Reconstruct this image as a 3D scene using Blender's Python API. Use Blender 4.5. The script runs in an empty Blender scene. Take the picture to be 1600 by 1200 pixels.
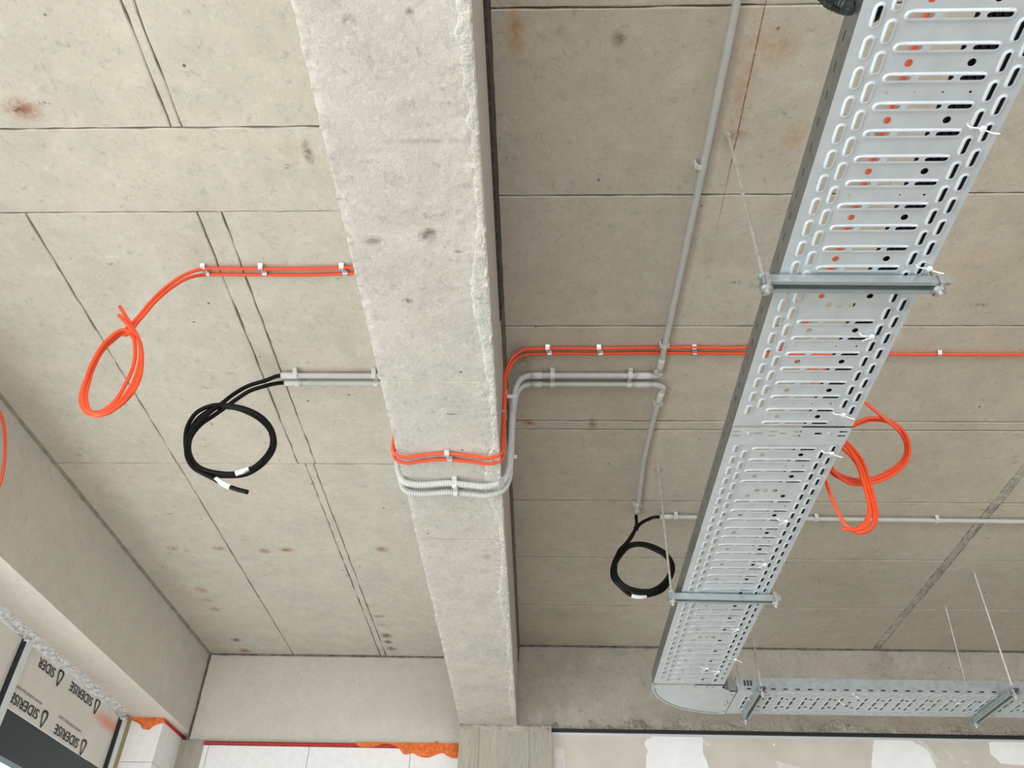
import bpy, bmesh, math, random
from mathutils import Vector, Matrix, noise
random.seed(7)
S = bpy.context.scene
COL = S.collection
# ------------------------------------------------------------------ camera, world, lights, exposure
CZ = 1.6                       # eye height above the floor
YAW, PITCH, ROLL, FPX = -0.04304, 0.6870, 0.02905, 1280.8
def cam_axes():
    cy, sy, cp, sp = math.cos(YAW), math.sin(YAW), math.cos(PITCH), math.sin(PITCH)
    f = Vector((sy*cp, cy*cp, sp)); r = Vector((cy, -sy, 0)); u = r.cross(f)
    return r*math.cos(ROLL)+u*math.sin(ROLL), -r*math.sin(ROLL)+u*math.cos(ROLL), f
CR, CU, CF = cam_axes()
cam = bpy.data.cameras.new('camera'); camo = bpy.data.objects.new('camera', cam); COL.objects.link(camo)
cam.sensor_width = 36; cam.lens = FPX/1600*36; cam.clip_start = .02
M = Matrix((CR, CU, -CF)).transposed().to_4x4(); M.translation = (0, 0, CZ)
camo.matrix_world = M
S.camera = camo
W = bpy.data.worlds.new('sky'); S.world = W; W.use_nodes = True
bg = W.node_tree.nodes['Background']; bg.inputs[0].default_value = (.90, .93, 1, 1); bg.inputs[1].default_value = 1.6
def area(name, loc, rot, sx, sy, power, colour):
    l = bpy.data.lights.new(name, 'AREA'); l.shape = 'RECTANGLE'; l.size = sx; l.size_y = sy
    l.energy = power; l.color = colour
    o = bpy.data.objects.new(name, l); COL.objects.link(o); o.location = loc; o.rotation_euler = rot
    return o
# daylight: the glazed facade on the left, the open facade behind, the glazing far to the right
area('daylight_left', (-3.05, -1.0, 1.30), (0, -math.pi/2, 0), 2.4, 11.0, 345, (1, .955, .945))
area('daylight_rear', (1.5, -6.2, 1.5), (math.pi/2, 0, 0), 8.0, 2.8, 440, (.98, .965, 1))
S.view_settings.view_transform = 'Standard'; S.view_settings.look = 'None'
S.view_settings.gamma = 1; S.view_settings.exposure = -0.13
S.view_settings.use_curve_mapping = False

# ------------------------------------------------------------------ helpers
def at(px, py, ax, v):
    """point of the photograph carried onto the real plane axis=v (z absolute)"""
    d = CF + CR*((px-800)/FPX) + CU*((600-py)/FPX)
    vv = v-CZ if ax == 2 else v
    p = d*(vv/d[ax]); p.z += CZ
    return p
class MB:
    def __init__(s): s.v = []; s.f = []; s.m = []
    def add(s, vs, fs, m=0):
        n = len(s.v); s.v += [tuple(p) for p in vs]; s.f += [tuple(i+n for i in f) for f in fs]; s.m += [m]*len(fs)
    def box(s, a, b, m=0):
        x0, y0, z0 = a; x1, y1, z1 = b
        s.add([(x0,y0,z0),(x1,y0,z0),(x1,y1,z0),(x0,y1,z0),(x0,y0,z1),(x1,y0,z1),(x1,y1,z1),(x0,y1,z1)],
              [(3,2,1,0),(4,5,6,7),(0,1,5,4),(1,2,6,5),(2,3,7,6),(3,0,4,7)], m)
    def tube(s, pts, r, n=10, rf=None, cap=True):
        pts = [Vector(p) for p in pts]; N = len(pts)
        t = (pts[1]-pts[0]).normalized(); up = Vector((0,0,1)) if abs(t.z) < .9 else Vector((1,0,0))
        a = t.cross(up).normalized(); b0 = len(s.v); vs = []; prev = t
        for i, p in enumerate(pts):
            t = (pts[min(i+1,N-1)]-pts[max(i-1,0)]).normalized()
            q = prev.rotation_difference(t); a = q @ a; a = (a - t*a.dot(t)).normalized(); b = t.cross(a); prev = t
            rr = rf(i) if rf else r
            for k in range(n):
                c = 2*math.pi*k/n; vs.append(p+(a*math.cos(c)+b*math.sin(c))*rr)
        fs = [(i*n+k, i*n+(k+1)%n, (i+1)*n+(k+1)%n, (i+1)*n+k) for i in range(N-1) for k in range(n)]
        if cap: fs += [tuple(range(n-1,-1,-1)), tuple((N-1)*n+k for k in range(n))]
        s.add(vs, fs)
    def prism(s, poly, tf, w0, w1, m=0):
        n = len(poly)
        s.add([tf(u,v,w0) for u,v in poly]+[tf(u,v,w1) for u,v in poly],
              [tuple(range(n-1,-1,-1)), tuple(range(n,2*n))]+[(i,(i+1)%n,n+(i+1)%n,n+i) for i in range(n)], m)
    def build(s, name, mat, parent=None, smooth=False, kind=None):
        me = bpy.data.meshes.new(name); off = Vector(parent_loc(parent))
        me.from_pydata([tuple(Vector(v)-off) for v in s.v], [], s.f)
        mats = mat if isinstance(mat, (list, tuple)) else [mat]
        for m in mats: me.materials.append(m)
        if len(mats) > 1: me.polygons.foreach_set('material_index', s.m)
        bm = bmesh.new(); bm.from_mesh(me); bmesh.ops.recalc_face_normals(bm, faces=bm.faces); bm.to_mesh(me); bm.free()
        if smooth: me.polygons.foreach_set('use_smooth', [True]*len(me.polygons))
        me.update(); o = bpy.data.objects.new(name, me); COL.objects.link(o)
        if parent: o.parent = parent
        if kind: o['kind'] = kind
        return o
LOC = {}
def parent_loc(p):
    if p is None: return (0,0,0)
    l = Vector((0,0,0))
    while p is not None: l += Vector(p.location); p = p.parent
    return l
def tag(o, label=None, cat=None, group=None, kind=None):
    if label: o['label'] = label
    if cat: o['category'] = cat
    if group: o['group'] = group
    if kind: o['kind'] = kind
    return o
def thing(name, loc, label, cat, group=None):
    o = bpy.data.objects.new(name, None); o.empty_display_size = .05; COL.objects.link(o); o.location = loc
    return tag(o, label, cat, group)
def spline(pts, step=.012, closed=False):
    P = [Vector(p) for p in pts]; out = []; n = len(P)
    for i in range(n-1):
        p0 = P[max(i-1,0)]; p1 = P[i]; p2 = P[i+1]; p3 = P[min(i+2,n-1)]
        L = (p2-p1).length
        if L < 1e-6: continue
        # centripetal-ish tangents
        def tang(a, b, c):
            la, lc = max((b-a).length,1e-6), max((c-b).length,1e-6)
            return ((b-a)/la*lc+(c-b)/lc*la)/(la+lc)
        t1 = tang(p0,p1,p2) if i > 0 else (p2-p1)/L
        t2 = tang(p1,p2,p3) if i < n-2 else (p2-p1)/L
        k = max(2, int(L/step))
        for j in range(k):
            t = j/k; h00 = 2*t**3-3*t**2+1; h10 = t**3-2*t*t+t; h01 = -2*t**3+3*t*t; h11 = t**3-t*t
            out.append(p1*h00+t1*L*h10+p2*h01+t2*L*h11)
    out.append(P[-1]); return out
def copy_thing(src, loc, rz=0, label=None, ry=0):
    c = src.copy(); COL.objects.link(c); c.location = loc; c.rotation_euler = (0, ry, rz)
    if label: c['label'] = label
    for ch in list(src.children):
        d = ch.copy(); COL.objects.link(d); d.parent = c
        for g in list(ch.children):
            e = g.copy(); COL.objects.link(e); e.parent = d
    return c

# ------------------------------------------------------------------ materials
def new_mat(name):
    m = bpy.data.materials.new(name); m.use_nodes = True; nt = m.node_tree
    return m, nt, nt.nodes['Principled BSDF']
def simple(name, col, rough=.5, metal=0, noise_amt=0, nscale=30, bump=0, bscale=200, spec=None):
    m, nt, b = new_mat(name); b.inputs['Roughness'].default_value = rough; b.inputs['Metallic'].default_value = metal
    b.inputs['Base Color'].default_value = (*col, 1)
    if spec is not None: b.inputs['Specular IOR Level'].default_value = spec
    g = nt.nodes.new('ShaderNodeNewGeometry')
    if noise_amt:
        n = nt.nodes.new('ShaderNodeTexNoise'); n.inputs['Scale'].default_value = nscale; n.inputs['Detail'].default_value = 5
        nt.links.new(g.outputs['Position'], n.inputs['Vector'])
        mx = nt.nodes.new('ShaderNodeMix'); mx.data_type = 'RGBA'
        mr = nt.nodes.new('ShaderNodeMapRange'); mr.inputs[1].default_value = .3; mr.inputs[2].default_value = .7
        nt.links.new(n.outputs['Fac'], mr.inputs[0]); nt.links.new(mr.outputs[0], mx.inputs[0])
        mx.inputs[6].default_value = (*[c*(1-noise_amt) for c in col], 1); mx.inputs[7].default_value = (*[min(1, c*(1+noise_amt)) for c in col], 1)
        nt.links.new(mx.outputs[2], b.inputs['Base Color'])
    if bump:
        n = nt.nodes.new('ShaderNodeTexNoise'); n.inputs['Scale'].default_value = bscale; n.inputs['Detail'].default_value = 4
        nt.links.new(g.outputs['Position'], n.inputs['Vector'])
        bp = nt.nodes.new('ShaderNodeBump'); bp.inputs['Strength'].default_value = bump; bp.inputs['Distance'].default_value = .003
        nt.links.new(n.outputs['Fac'], bp.inputs['Height']); nt.links.new(bp.outputs[0], b.inputs['Normal'])
    return m
def concrete(name, col, warm, dark, light_speck=.35, pits=.95, bump=.4, bdist=.004, stains=(), streak=(1,1,1), mott=1.0):
    m, nt, b = new_mat(name); N = nt.nodes; L = nt.links
    b.inputs['Roughness'].default_value = .85; b.inputs['Specular IOR Level'].default_value = .25
    g = N.new('ShaderNodeNewGeometry')
    sc = N.new('ShaderNodeVectorMath'); sc.operation = 'MULTIPLY'; sc.inputs[1].default_value = streak
    L.new(g.outputs['Position'], sc.inputs[0])
    def nz(scale, det=5, rough=.6, dist=0, src=None):
        n = N.new('ShaderNodeTexNoise'); n.inputs['Scale'].default_value = scale; n.inputs['Detail'].default_value = det
        n.inputs['Roughness'].default_value = rough; n.inputs['Distortion'].default_value = dist
        L.new(src or sc.outputs[0], n.inputs['Vector']); return n.outputs['Fac']
    def rng(x, a, bb, c=0, d=1):
        r = N.new('ShaderNodeMapRange'); L.new(x, r.inputs[0])
        for i, q in enumerate((a, bb, c, d)): r.inputs[i+1].default_value = q
        return r.outputs[0]
    def mix(f, a, c, mode='MIX'):
        x = N.new('ShaderNodeMix'); x.data_type = 'RGBA'; x.blend_type = mode
        if isinstance(f, float): x.inputs[0].default_value = f
        else: L.new(f, x.inputs[0])
        for i, q in ((6, a), (7, c)):
            if isinstance(q, tuple): x.inputs[i].default_value = (*q, 1)
            else: L.new(q, x.inputs[i])
        return x.outputs[2]
    c = mix(rng(nz(1.3, 4), .35, .68), col, warm)
    c = mix(rng(nz(4.5, 6, .65, .6), .42, .72, 0, .55*mott), c, dark)
    c = mix(rng(nz(14, 6, .7, .3), .5, .75, 0, .35*mott), c, tuple(min(1, q*1.35) for q in col))
    c = mix(rng(nz(60, 4, .7), .55, .78, 0, light_speck), c, tuple(min(1, q*1.6) for q in col))
    c = mix(rng(nz(38, 5, .75, .5), .55, .72, 0, .5*mott), c, tuple(q*.55 for q in dark))
    # small blow holes
    v = N.new('ShaderNodeTexVoronoi'); v.inputs['Scale'].default_value = 9; L.new(g.outputs['Position'], v.inputs['Vector'])
    pit = rng(v.outputs['Distance'], .035, .06, 1, 0)
    sep = N.new('ShaderNodeSeparateColor'); L.new(v.outputs['Color'], sep.inputs[0])
    sel = rng(sep.outputs[0], .55, .56, 0, 1)
    mu = N.new('ShaderNodeMath'); mu.operation = 'MULTIPLY'; L.new(pit, mu.inputs[0]); L.new(sel, mu.inputs[1])
    pm = N.new('ShaderNodeMath'); pm.operation = 'MULTIPLY'; L.new(mu.outputs[0], pm.inputs[0]); pm.inputs[1].default_value = pits
    c = mix(pm.outputs[0], c, tuple(q*.25 for q in dark))
    sv = N.new('ShaderNodeVectorMath'); sv.operation = 'MULTIPLY'; sv.inputs[1].default_value = (4.2, 9.5, 6); L.new(g.outputs['Position'], sv.inputs[0])
    v2 = N.new('ShaderNodeTexVoronoi'); v2.inputs['Scale'].default_value = 1; L.new(sv.outputs[0], v2.inputs['Vector'])
    sp2 = N.new('ShaderNodeSeparateColor'); L.new(v2.outputs['Color'], sp2.inputs[0])
    m1 = N.new('ShaderNodeMath'); m1.operation = 'MULTIPLY'; L.new(rng(v2.outputs['Distance'], .03, .14, 1, 0), m1.inputs[0]); L.new(rng(sp2.outputs[1], .6, .61), m1.inputs[1])
    m2 = N.new('ShaderNodeMath'); m2.operation = 'MULTIPLY'; L.new(m1.outputs[0], m2.inputs[0]); L.new(rng(nz(75, 4, .75, 1, g.outputs['Position']), .5, .6, 0, pits), m2.inputs[1])
    c = mix(m2.outputs[0], c, tuple(q*.35 for q in dark))
    if stains:
        ns = nz(30, 5, .7, .8, g.outputs['Position'])
        for (x, y, rx, ry, sc_, amt) in stains:
            s1 = N.new('ShaderNodeVectorMath'); s1.operation = 'SUBTRACT'; L.new(g.outputs['Position'], s1.inputs[0]); s1.inputs[1].default_value = (x, y, 0)
            s2 = N.new('ShaderNodeVectorMath'); s2.operation = 'MULTIPLY'; L.new(s1.outputs[0], s2.inputs[0]); s2.inputs[1].default_value = (1/rx, 1/ry, 0)
            s3 = N.new('ShaderNodeVectorMath'); s3.operation = 'LENGTH'; L.new(s2.outputs[0], s3.inputs[0])
            f = rng(s3.outputs['Value'], .15, 1, 1, 0)
            a = N.new('ShaderNodeMath'); a.operation = 'MULTIPLY'; L.new(f, a.inputs[0]); L.new(rng(ns, .32, .54), a.inputs[1])
            a2 = N.new('ShaderNodeMath'); a2.operation = 'MULTIPLY'; L.new(a.outputs[0], a2.inputs[0]); a2.inputs[1].default_value = amt
            c = mix(a2.outputs[0], c, sc_)
    L.new(c, b.inputs['Base Color'])
    bp = N.new('ShaderNodeBump'); bp.inputs['Strength'].default_value = bump; bp.inputs['Distance'].default_value = bdist
    hs = N.new('ShaderNodeMath'); hs.operation = 'ADD'; L.new(nz(90, 5, .7), hs.inputs[0])
    h2 = N.new('ShaderNodeMath'); h2.operation = 'MULTIPLY'; L.new(nz(22, 4), h2.inputs[0]); h2.inputs[1].default_value = 1.2
    L.new(h2.outputs[0], hs.inputs[1])
    h3 = N.new('ShaderNodeMath'); h3.operation = 'SUBTRACT'; L.new(hs.outputs[0], h3.inputs[0]); L.new(mu.outputs[0], h3.inputs[1])
    L.new(h3.outputs[0], bp.inputs['Height']); L.new(bp.outputs[0], b.inputs['Normal'])
    return m
H = 2.2+CZ; ZS = 1.65+CZ
RUST = (.33, .12, .045); BROWN = (.13, .07, .04); OCHRE = (.40, .22, .08)
def stn(px, py, rx, ry, c, a, zz=H):
    p = at(px, py, 2, zz); return (p.x, p.y, rx, ry, c, a)
STL = [stn(35,170,.075,.05,RUST,.9), stn(30,172,.03,.015,BROWN,.9), stn(481,238,.022,.06,BROWN,.8), stn(455,235,.04,.06,OCHRE,.25),
       stn(270,857,.05,.035,RUST,.6), stn(342,857,.05,.03,RUST,.75), stn(413,861,.045,.04,RUST,.8), stn(447,859,.06,.04,RUST,.9),
       stn(597,858,.05,.04,RUST,.9), stn(592,963,.05,.03,BROWN,.7), stn(596,976,.04,.03,RUST,.7), stn(604,993,.05,.06,BROWN,.95),
       stn(607,1003,.04,.05,BROWN,.9), stn(612,1013,.05,.05,BROWN,.9), stn(315,922,.05,.05,RUST,.7), stn(323,938,.045,.04,RUST,.6),
       stn(336,952,.045,.04,BROWN,.6), stn(370,1000,.05,.04,BROWN,.95), stn(382,1017,.06,.07,RUST,.9), stn(150,450,.05,.1,(.3,.28,.25),.15)]
STR = [stn(806,50,.035,.1,(.5,.27,.07),.75), stn(1215,72,.08,.09,OCHRE,.5), stn(1240,213,.05,.06,(.5,.27,.07),.6), stn(1160,130,.05,.3,OCHRE,.4),
       stn(825,661,.04,.025,RUST,.9), stn(1150,210,.05,.02,RUST,.6), stn(1110,400,.16,.08,OCHRE,.25), stn(1165,150,.003,.7,(.25,.08,.05),1.2),
       stn(968,60,.03,.035,(.2,.17,.13),.9), stn(926,661,.03,.05,(.15,.12,.09),.8), stn(815,560,.06,.12,(.12,.11,.08),.5), stn(875,960,.3,.12,(.2,.18,.14),.2)]
M_CL = concrete('slab_concrete_left', (.58,.545,.475), (.62,.555,.47), (.46,.43,.37), stains=STL)
M_CR = concrete('slab_concrete_right', (.565,.525,.445), (.58,.51,.415), (.45,.415,.34), stains=STR, light_speck=.3)
STB = [stn(px, py, rx, ry, (.16,.14,.12), a, ZS) for px, py, rx, ry, a in ((583,376,.035,.02,.8),(668,370,.03,.03,1),(672,362,.02,.015,1),(637,470,.02,.015,.9),(706,647,.03,.008,1),(545,32,.02,.02,.8),(715,393,.015,.01,.7),(700,760,.03,.01,.5),(760,870,.03,.03,.4),(640,18,.012,.012,.8),(690,1160,.02,.02,.5),(680,220,.15,.012,.35))]
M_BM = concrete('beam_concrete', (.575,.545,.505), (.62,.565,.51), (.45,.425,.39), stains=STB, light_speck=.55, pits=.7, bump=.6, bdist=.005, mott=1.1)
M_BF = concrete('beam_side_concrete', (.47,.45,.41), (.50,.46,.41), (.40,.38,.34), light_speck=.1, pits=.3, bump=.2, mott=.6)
M_EB = concrete('edge_beam_concrete', (.58,.55,.49), (.59,.555,.49), (.49,.46,.41), light_speck=.1, pits=.3, bump=.2, mott=.8)
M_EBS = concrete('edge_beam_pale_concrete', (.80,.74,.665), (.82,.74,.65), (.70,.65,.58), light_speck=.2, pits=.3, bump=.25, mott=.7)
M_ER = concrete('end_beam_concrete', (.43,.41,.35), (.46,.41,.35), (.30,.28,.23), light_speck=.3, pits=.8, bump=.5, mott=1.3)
M_COL = concrete('column_concrete', (.39,.38,.325), (.42,.39,.32), (.28,.27,.22), light_speck=.4, pits=.3, bump=.5, streak=(2.2,2.2,.25), mott=1.2)
M_RAG = concrete('crumbled_mortar', (.50,.46,.39), (.64,.60,.54), (.17,.15,.12), light_speck=.8, pits=.8, bump=1, bdist=.01, mott=1.4)
M_LAI = concrete('pale_mortar_fringe', (.74,.72,.69), (.70,.67,.62), (.42,.40,.37), light_speck=.8, pits=.4, bump=1, bdist=.008, mott=1.2)
M_DRK = simple('joint_recess', (.11,.10,.08), .95, noise_amt=.4, nscale=40)
M_DLINE = simple('dark_line', (.16,.145,.115), .95, noise_amt=.5, nscale=30)
M_TIM = simple('weathered_black_timber', (.06,.053,.043), .9, noise_amt=.6, nscale=60, bump=.6, bscale=150)
M_FLR = simple('screed_floor', (.52,.50,.46), .8, noise_amt=.1, nscale=3)
M_ORG = simple('orange_sheath', (.86,.085,.02), .42, noise_amt=.06, nscale=25)
M_BLK = simple('black_sheath', (.003,.003,.003), .5, spec=.2)
M_GRY = simple('grey_pvc', (.52,.53,.51), .42, noise_amt=.05, nscale=20)
M_FLX = simple('grey_ribbed_plastic', (.55,.56,.54), .5)
M_GRL = simple('pale_grey_pvc', (.64,.65,.62), .42, noise_amt=.05, nscale=20)
M_GAL = simple('galvanised_steel', (.60,.655,.70), .42, .35, noise_amt=.06, nscale=18)
M_GALD = simple('dull_galvanised_steel', (.40,.44,.44), .33, .92, noise_amt=.15, nscale=35)
M_GALC = simple('cross_rail_steel', (.34,.385,.39), .5, .35, noise_amt=.14, nscale=35)
M_STR = simple('strut_steel', (.42,.48,.49), .4, .6, noise_amt=.08, nscale=30)
M_ZN = simple('zinc_bright', (.58,.60,.60), .32, .7, noise_amt=.1, nscale=60)
M_ROD = simple('zinc_rod', (.56,.55,.50), .4, .5, noise_amt=.2, nscale=50)
M_WHT = simple('white_nylon', (.85,.86,.85), .5)
M_BRK = simple('white_block', (.84,.84,.84), .85, noise_amt=.05, nscale=25, bump=.15)
M_DRY = simple('drywall_board', (.60,.565,.50), .85, noise_amt=.07, nscale=5)
M_CMP = simple('joint_compound', (.87,.885,.875), .8, noise_amt=.04, nscale=12, bump=.2, bscale=60)
M_CMT = simple('thin_joint_compound', (.68,.665,.62), .8, noise_amt=.08, nscale=30)
M_FOAM = simple('orange_foam', (.80,.17,.035), .8, noise_amt=.35, nscale=70, bump=1, bscale=90)
M_RED = simple('red_seal', (.50,.03,.02), .7, noise_amt=.15, nscale=50)
M_FOIL = simple('foil_facing', (.72,.70,.655), .5, .15, noise_amt=.04, nscale=9)
def overspray(m, y, z, ry, rz, col):
    nt = m.node_tree; N = nt.nodes; L = nt.links; b = N['Principled BSDF']; old = b.inputs['Base Color'].links[0].from_socket
    g = N.new('ShaderNodeNewGeometry'); a = N.new('ShaderNodeVectorMath'); a.operation = 'SUBTRACT'; a.inputs[1].default_value = (0, y, z); L.new(g.outputs['Position'], a.inputs[0])
    c = N.new('ShaderNodeVectorMath'); c.operation = 'MULTIPLY'; c.inputs[1].default_value = (0, 1/ry, 1/rz); L.new(a.outputs[0], c.inputs[0])
    d = N.new('ShaderNodeVectorMath'); d.operation = 'LENGTH'; L.new(c.outputs[0], d.inputs[0])
    r = N.new('ShaderNodeMapRange'); r.inputs[1].default_value = .1; r.inputs[2].default_value = 1; r.inputs[3].default_value = .75; r.inputs[4].default_value = 0; L.new(d.outputs['Value'], r.inputs[0])
    x = N.new('ShaderNodeMix'); x.data_type = 'RGBA'; L.new(r.outputs[0], x.inputs[0]); L.new(old, x.inputs[6]); x.inputs[7].default_value = (*col, 1); L.new(x.outputs[2], b.inputs['Base Color'])
q_ = at(165, 1127, 0, -2.68); overspray(M_FOIL, q_.y+.03, q_.z-.005, .26, .05, (.85, .22, .08))
M_FOILC = simple('crumpled_foil', (.74,.74,.73), .25, .6, noise_amt=.25, nscale=60, bump=1, bscale=70)
M_INK = simple('black_print', (.015,.016,.017), .6)
M_INKG = simple('grey_print', (.22,.21,.20), .6)
M_SPD = simple('dark_spandrel', (.02,.036,.042), .45, noise_amt=.25, nscale=150)
M_MUL = simple('pale_aluminium', (.72,.76,.77), .35, .2)
M_GSK = simple('black_gasket_and_gap', (.012,.014,.014), .7)
M_WOOL = simple('mineral_wool', (.36,.31,.15), .95, noise_amt=.4, nscale=120, bump=.8)
def glass():
    m = bpy.data.materials.new('window_glass'); m.use_nodes = True; nt = m.node_tree; nt.nodes.clear()
    o = nt.nodes.new('ShaderNodeOutputMaterial'); t = nt.nodes.new('ShaderNodeBsdfTransparent'); g = nt.nodes.new('ShaderNodeBsdfGlossy')
    g.inputs['Roughness'].default_value = .02; t.inputs[0].default_value = (.93,.97,.95,1)
    x = nt.nodes.new('ShaderNodeMixShader'); x.inputs[0].default_value = .06
    nt.links.new(t.outputs[0], x.inputs[1]); nt.links.new(g.outputs[0], x.inputs[2]); nt.links.new(x.outputs[0], o.inputs[0]); return m
M_GLS = glass()

# ------------------------------------------------------------------ setting
XL, XR = -2.375, 6.5           # left edge-beam face, right wall
BX0, BX1 = -.507, -.142        # middle beam
YB = -5.5                      # rear of the room
YEL, YER = 5.76, 5.53          # end beam faces
ID = lambda u, v, w: (u, v, w)
def st(name, mb, mat, smooth=False, parent=None):
    o = mb.build(name, mat, parent, smooth)
    if parent is None: o['kind'] = 'structure'
    return o
m = MB(); m.box((-3.0, YB, -.15), (XR, 6.3, 0)); st('floor', m, M_FLR)
m = MB(); m.box((-3.0, YB, H+.014), (XR, 6.3, H+.25)); ceil = st('ceiling', m, M_DRK)
def jedge(a, b, amp, step=.05):
    a = Vector(a); b = Vector(b); L = (b-a).length; k = max(1, int(L/step)); d = (b-a)/L; nrm = Vector((-d.y, d.x))
    out = []
    for i in range(k):
        p = a.lerp(b, i/k)
        if i: p = p+nrm*random.uniform(-amp, amp)
        out.append(p)
    return out
def panel(x0, x1, y0, y1, mat, dz=None, gap=.0024, amp=.0026):
    x0 += gap; x1 -= gap; y0 += gap; y1 -= gap
    c = [(x0,y0),(x1,y0),(x1,y1),(x0,y1)]; poly = []
    st_ = max(.05, max(x1-x0, y1-y0)/45)
    for i in range(4): poly += jedge(c[i], c[(i+1)%4], amp, st_)
    z = H + (random.uniform(-.0015, .0015) if dz is None else dz)
    b = MB(); n = len(poly)
    e = .003
    cx, cy = (x0+x1)/2, (y0+y1)/2
    ins = [Vector((min(max(p.x, x0+e), x1-e), min(max(p.y, y0+e), y1-e))) for p in poly]
    vs = [(p.x, p.y, z) for p in ins]+[(p.x, p.y, z+.0025) for p in poly]+[(p.x, p.y, H+.016) for p in poly]
    fs = [tuple(range(n-1, -1, -1))]+[(i, (i+1)%n, n+(i+1)%n, n+i) for i in range(n)]+[(n+i, n+(i+1)%n, 2*n+(i+1)%n, 2*n+i) for i in range(n)]
    b.add(vs, fs); return b.build('ceiling_panel', mat, ceil)
# left bay: casting joints read off the slab
yL = [YB, -2.6, -.2, at(250,200,2,H).y, at(250,331.5,2,H).y, at(350,724.5,2,H).y, YEL+.1]
xA = at(277,724,2,H).x
for i, (ya, yb) in enumerate(zip(yL[:-1], yL[1:])):
    if i < 2: cols = [XL, -1.14, -1.10, BX0]
    elif i == 2: cols = [XL, -1.141, -1.106, BX0]
    elif i == 3: cols = [XL, BX0]
    elif i == 4: cols = [XL, xA, -1.168, -1.083, BX0]
    else: cols = [XL, xA, -1.134, -1.094, BX0]
    cols[0] -= .02; cols[-1] += .03
    for xa, xb in zip(cols[:-1], cols[1:]):
        if i == 4 and abs(xb-BX0-.03) < .001:        # strip by the beam is split by the short joint above the grey conduit
            yc = at(560,583,2,H).y
            panel(xa, xb, ya, yc, M_CL); panel(xa, xb, yc, yb, M_CL, gap=.0016)
        else: panel(xa, xb, ya, yb, M_CL)
yR = [YB, -2.4, -.4] + [at(1000,q,2,H).y for q in (11,305.5,510,658,671.5,783,872,947)] + [YER+.1]
xD = at(1480,880,2,H).x
for i, (ya, yb) in enumerate(zip(yR[:-1], yR[1:])):
    narrow = yb-ya < .1
    for xa, xb in ((BX1-.02, xD-.02), (xD+.02, 4.6), (4.6, XR)):
        panel(xa, xb, ya, yb, M_CR, gap=.0042 if (narrow or ya > 3) else .0028, amp=.0026, dz=.0 if narrow else random.uniform(-.0006, .0006))
# rough mortar rib running lengthwise in the right bay
m = MB(); n = 900; y0, y1 = YB+.02, YER
prof = [-.022, -.012, 0, .012, .022]
vs = []
for i in range(n+1):
    y = y0+(y1-y0)*i/n
    for k, u in enumerate(prof):
        j = noise.noise(Vector((u*60, y*30, 3)))*.006
        h = (.004+.007*noise.noise(Vector((u*40, y*22, 9)))) if 0 < k < 4 else -.004
        vs.append((xD+u+j, y, H-h))
m.add(vs, [(i*5+k, i*5+k+1, i*5+5+k+1, i*5+5+k) for i in range(n) for k in range(4)])
o = m.build('mortar_rib', M_RAG, ceil)

# middle beam: displaced soffit with ragged arrises
def beam():
    b = MB(); rows = []; y = -3.0
    while y < 5.49: rows.append(y); y += .013
    rows.append(5.50)
    grooves = [(at(722,596,2,ZS).y, .002), (at(722,843,2,ZS).y, .010)]
    for gy, _ in grooves: rows += [gy-.004, gy, gy+.004]
    rows.sort(); nx = 34
    top = H+.05; vs = []; w = nx+1
    for y in rows:
        for i in range(nx+1):
            t = i/nx; t = .5-.5*math.cos(math.pi*t) if True else t
            x = BX0+(BX1-BX0)*t
            dl = x-BX0; dr = BX1-x
            z = ZS + .0022*noise.noise(Vector((x*9, y*9, 0)))
            er = math.exp(-dr/.022); el = math.exp(-dl/.012)
            n1 = noise.noise(Vector((x*45, y*45, 5))); n2 = noise.noise(Vector((x*8, y*6, 2)))
            wide = max(0, noise.noise(Vector((0, y*1.4, 8)))+.25)
            er2 = math.exp(-dr/(.03+.05*wide))
            z += er2*(.005*n1)+er*(-.004+.008*n2+.006*n1)+el*(.009*n1+.005)
            for gy, gd in grooves:
                if abs(y-gy) < .001: z += gd*(1+.8*n1)
            xx = x
            if i == nx: xx += .005*noise.noise(Vector((1, y*28, 7)))+.004*noise.noise(Vector((1, y*7, 7)))+.003
            if i == 0: xx += .008*noise.noise(Vector((1, y*30, 17)))
            if i == nx: z += .004
            vs.append((xx, y, z))
    R = len(rows); fs = [(r*w+i, r*w+i+1, (r+1)*w+i+1, (r+1)*w+i) for r in range(R-1) for i in range(nx)]
    # thin mortar lip behind the right arris, then plain sides
    b.add(vs, fs, 0); base = len(vs)
    lv = []; 
    for y in rows: lv += [(BX1-.002, y, ZS+.014+.005*noise.noise(Vector((3, y*20, 1)))), (BX1, y, ZS+.02), (BX1, y, top), (BX0, y, ZS+.02), (BX0, y, top)]
    b.v += lv
    for r in range(R-1):
        a, c = base+r*5, base+(r+1)*5
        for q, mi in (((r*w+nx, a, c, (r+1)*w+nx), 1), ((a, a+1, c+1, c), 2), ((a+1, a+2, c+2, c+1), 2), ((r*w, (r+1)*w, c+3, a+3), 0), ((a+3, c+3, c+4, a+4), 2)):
            b.f.append(q); b.m.append(mi)
    return b
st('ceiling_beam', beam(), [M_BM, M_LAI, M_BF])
m = MB(); m.box((BX0, YB, ZS), (BX1, -3.0, H+.05)); st('ceiling_beam', m, M_BM)
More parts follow.
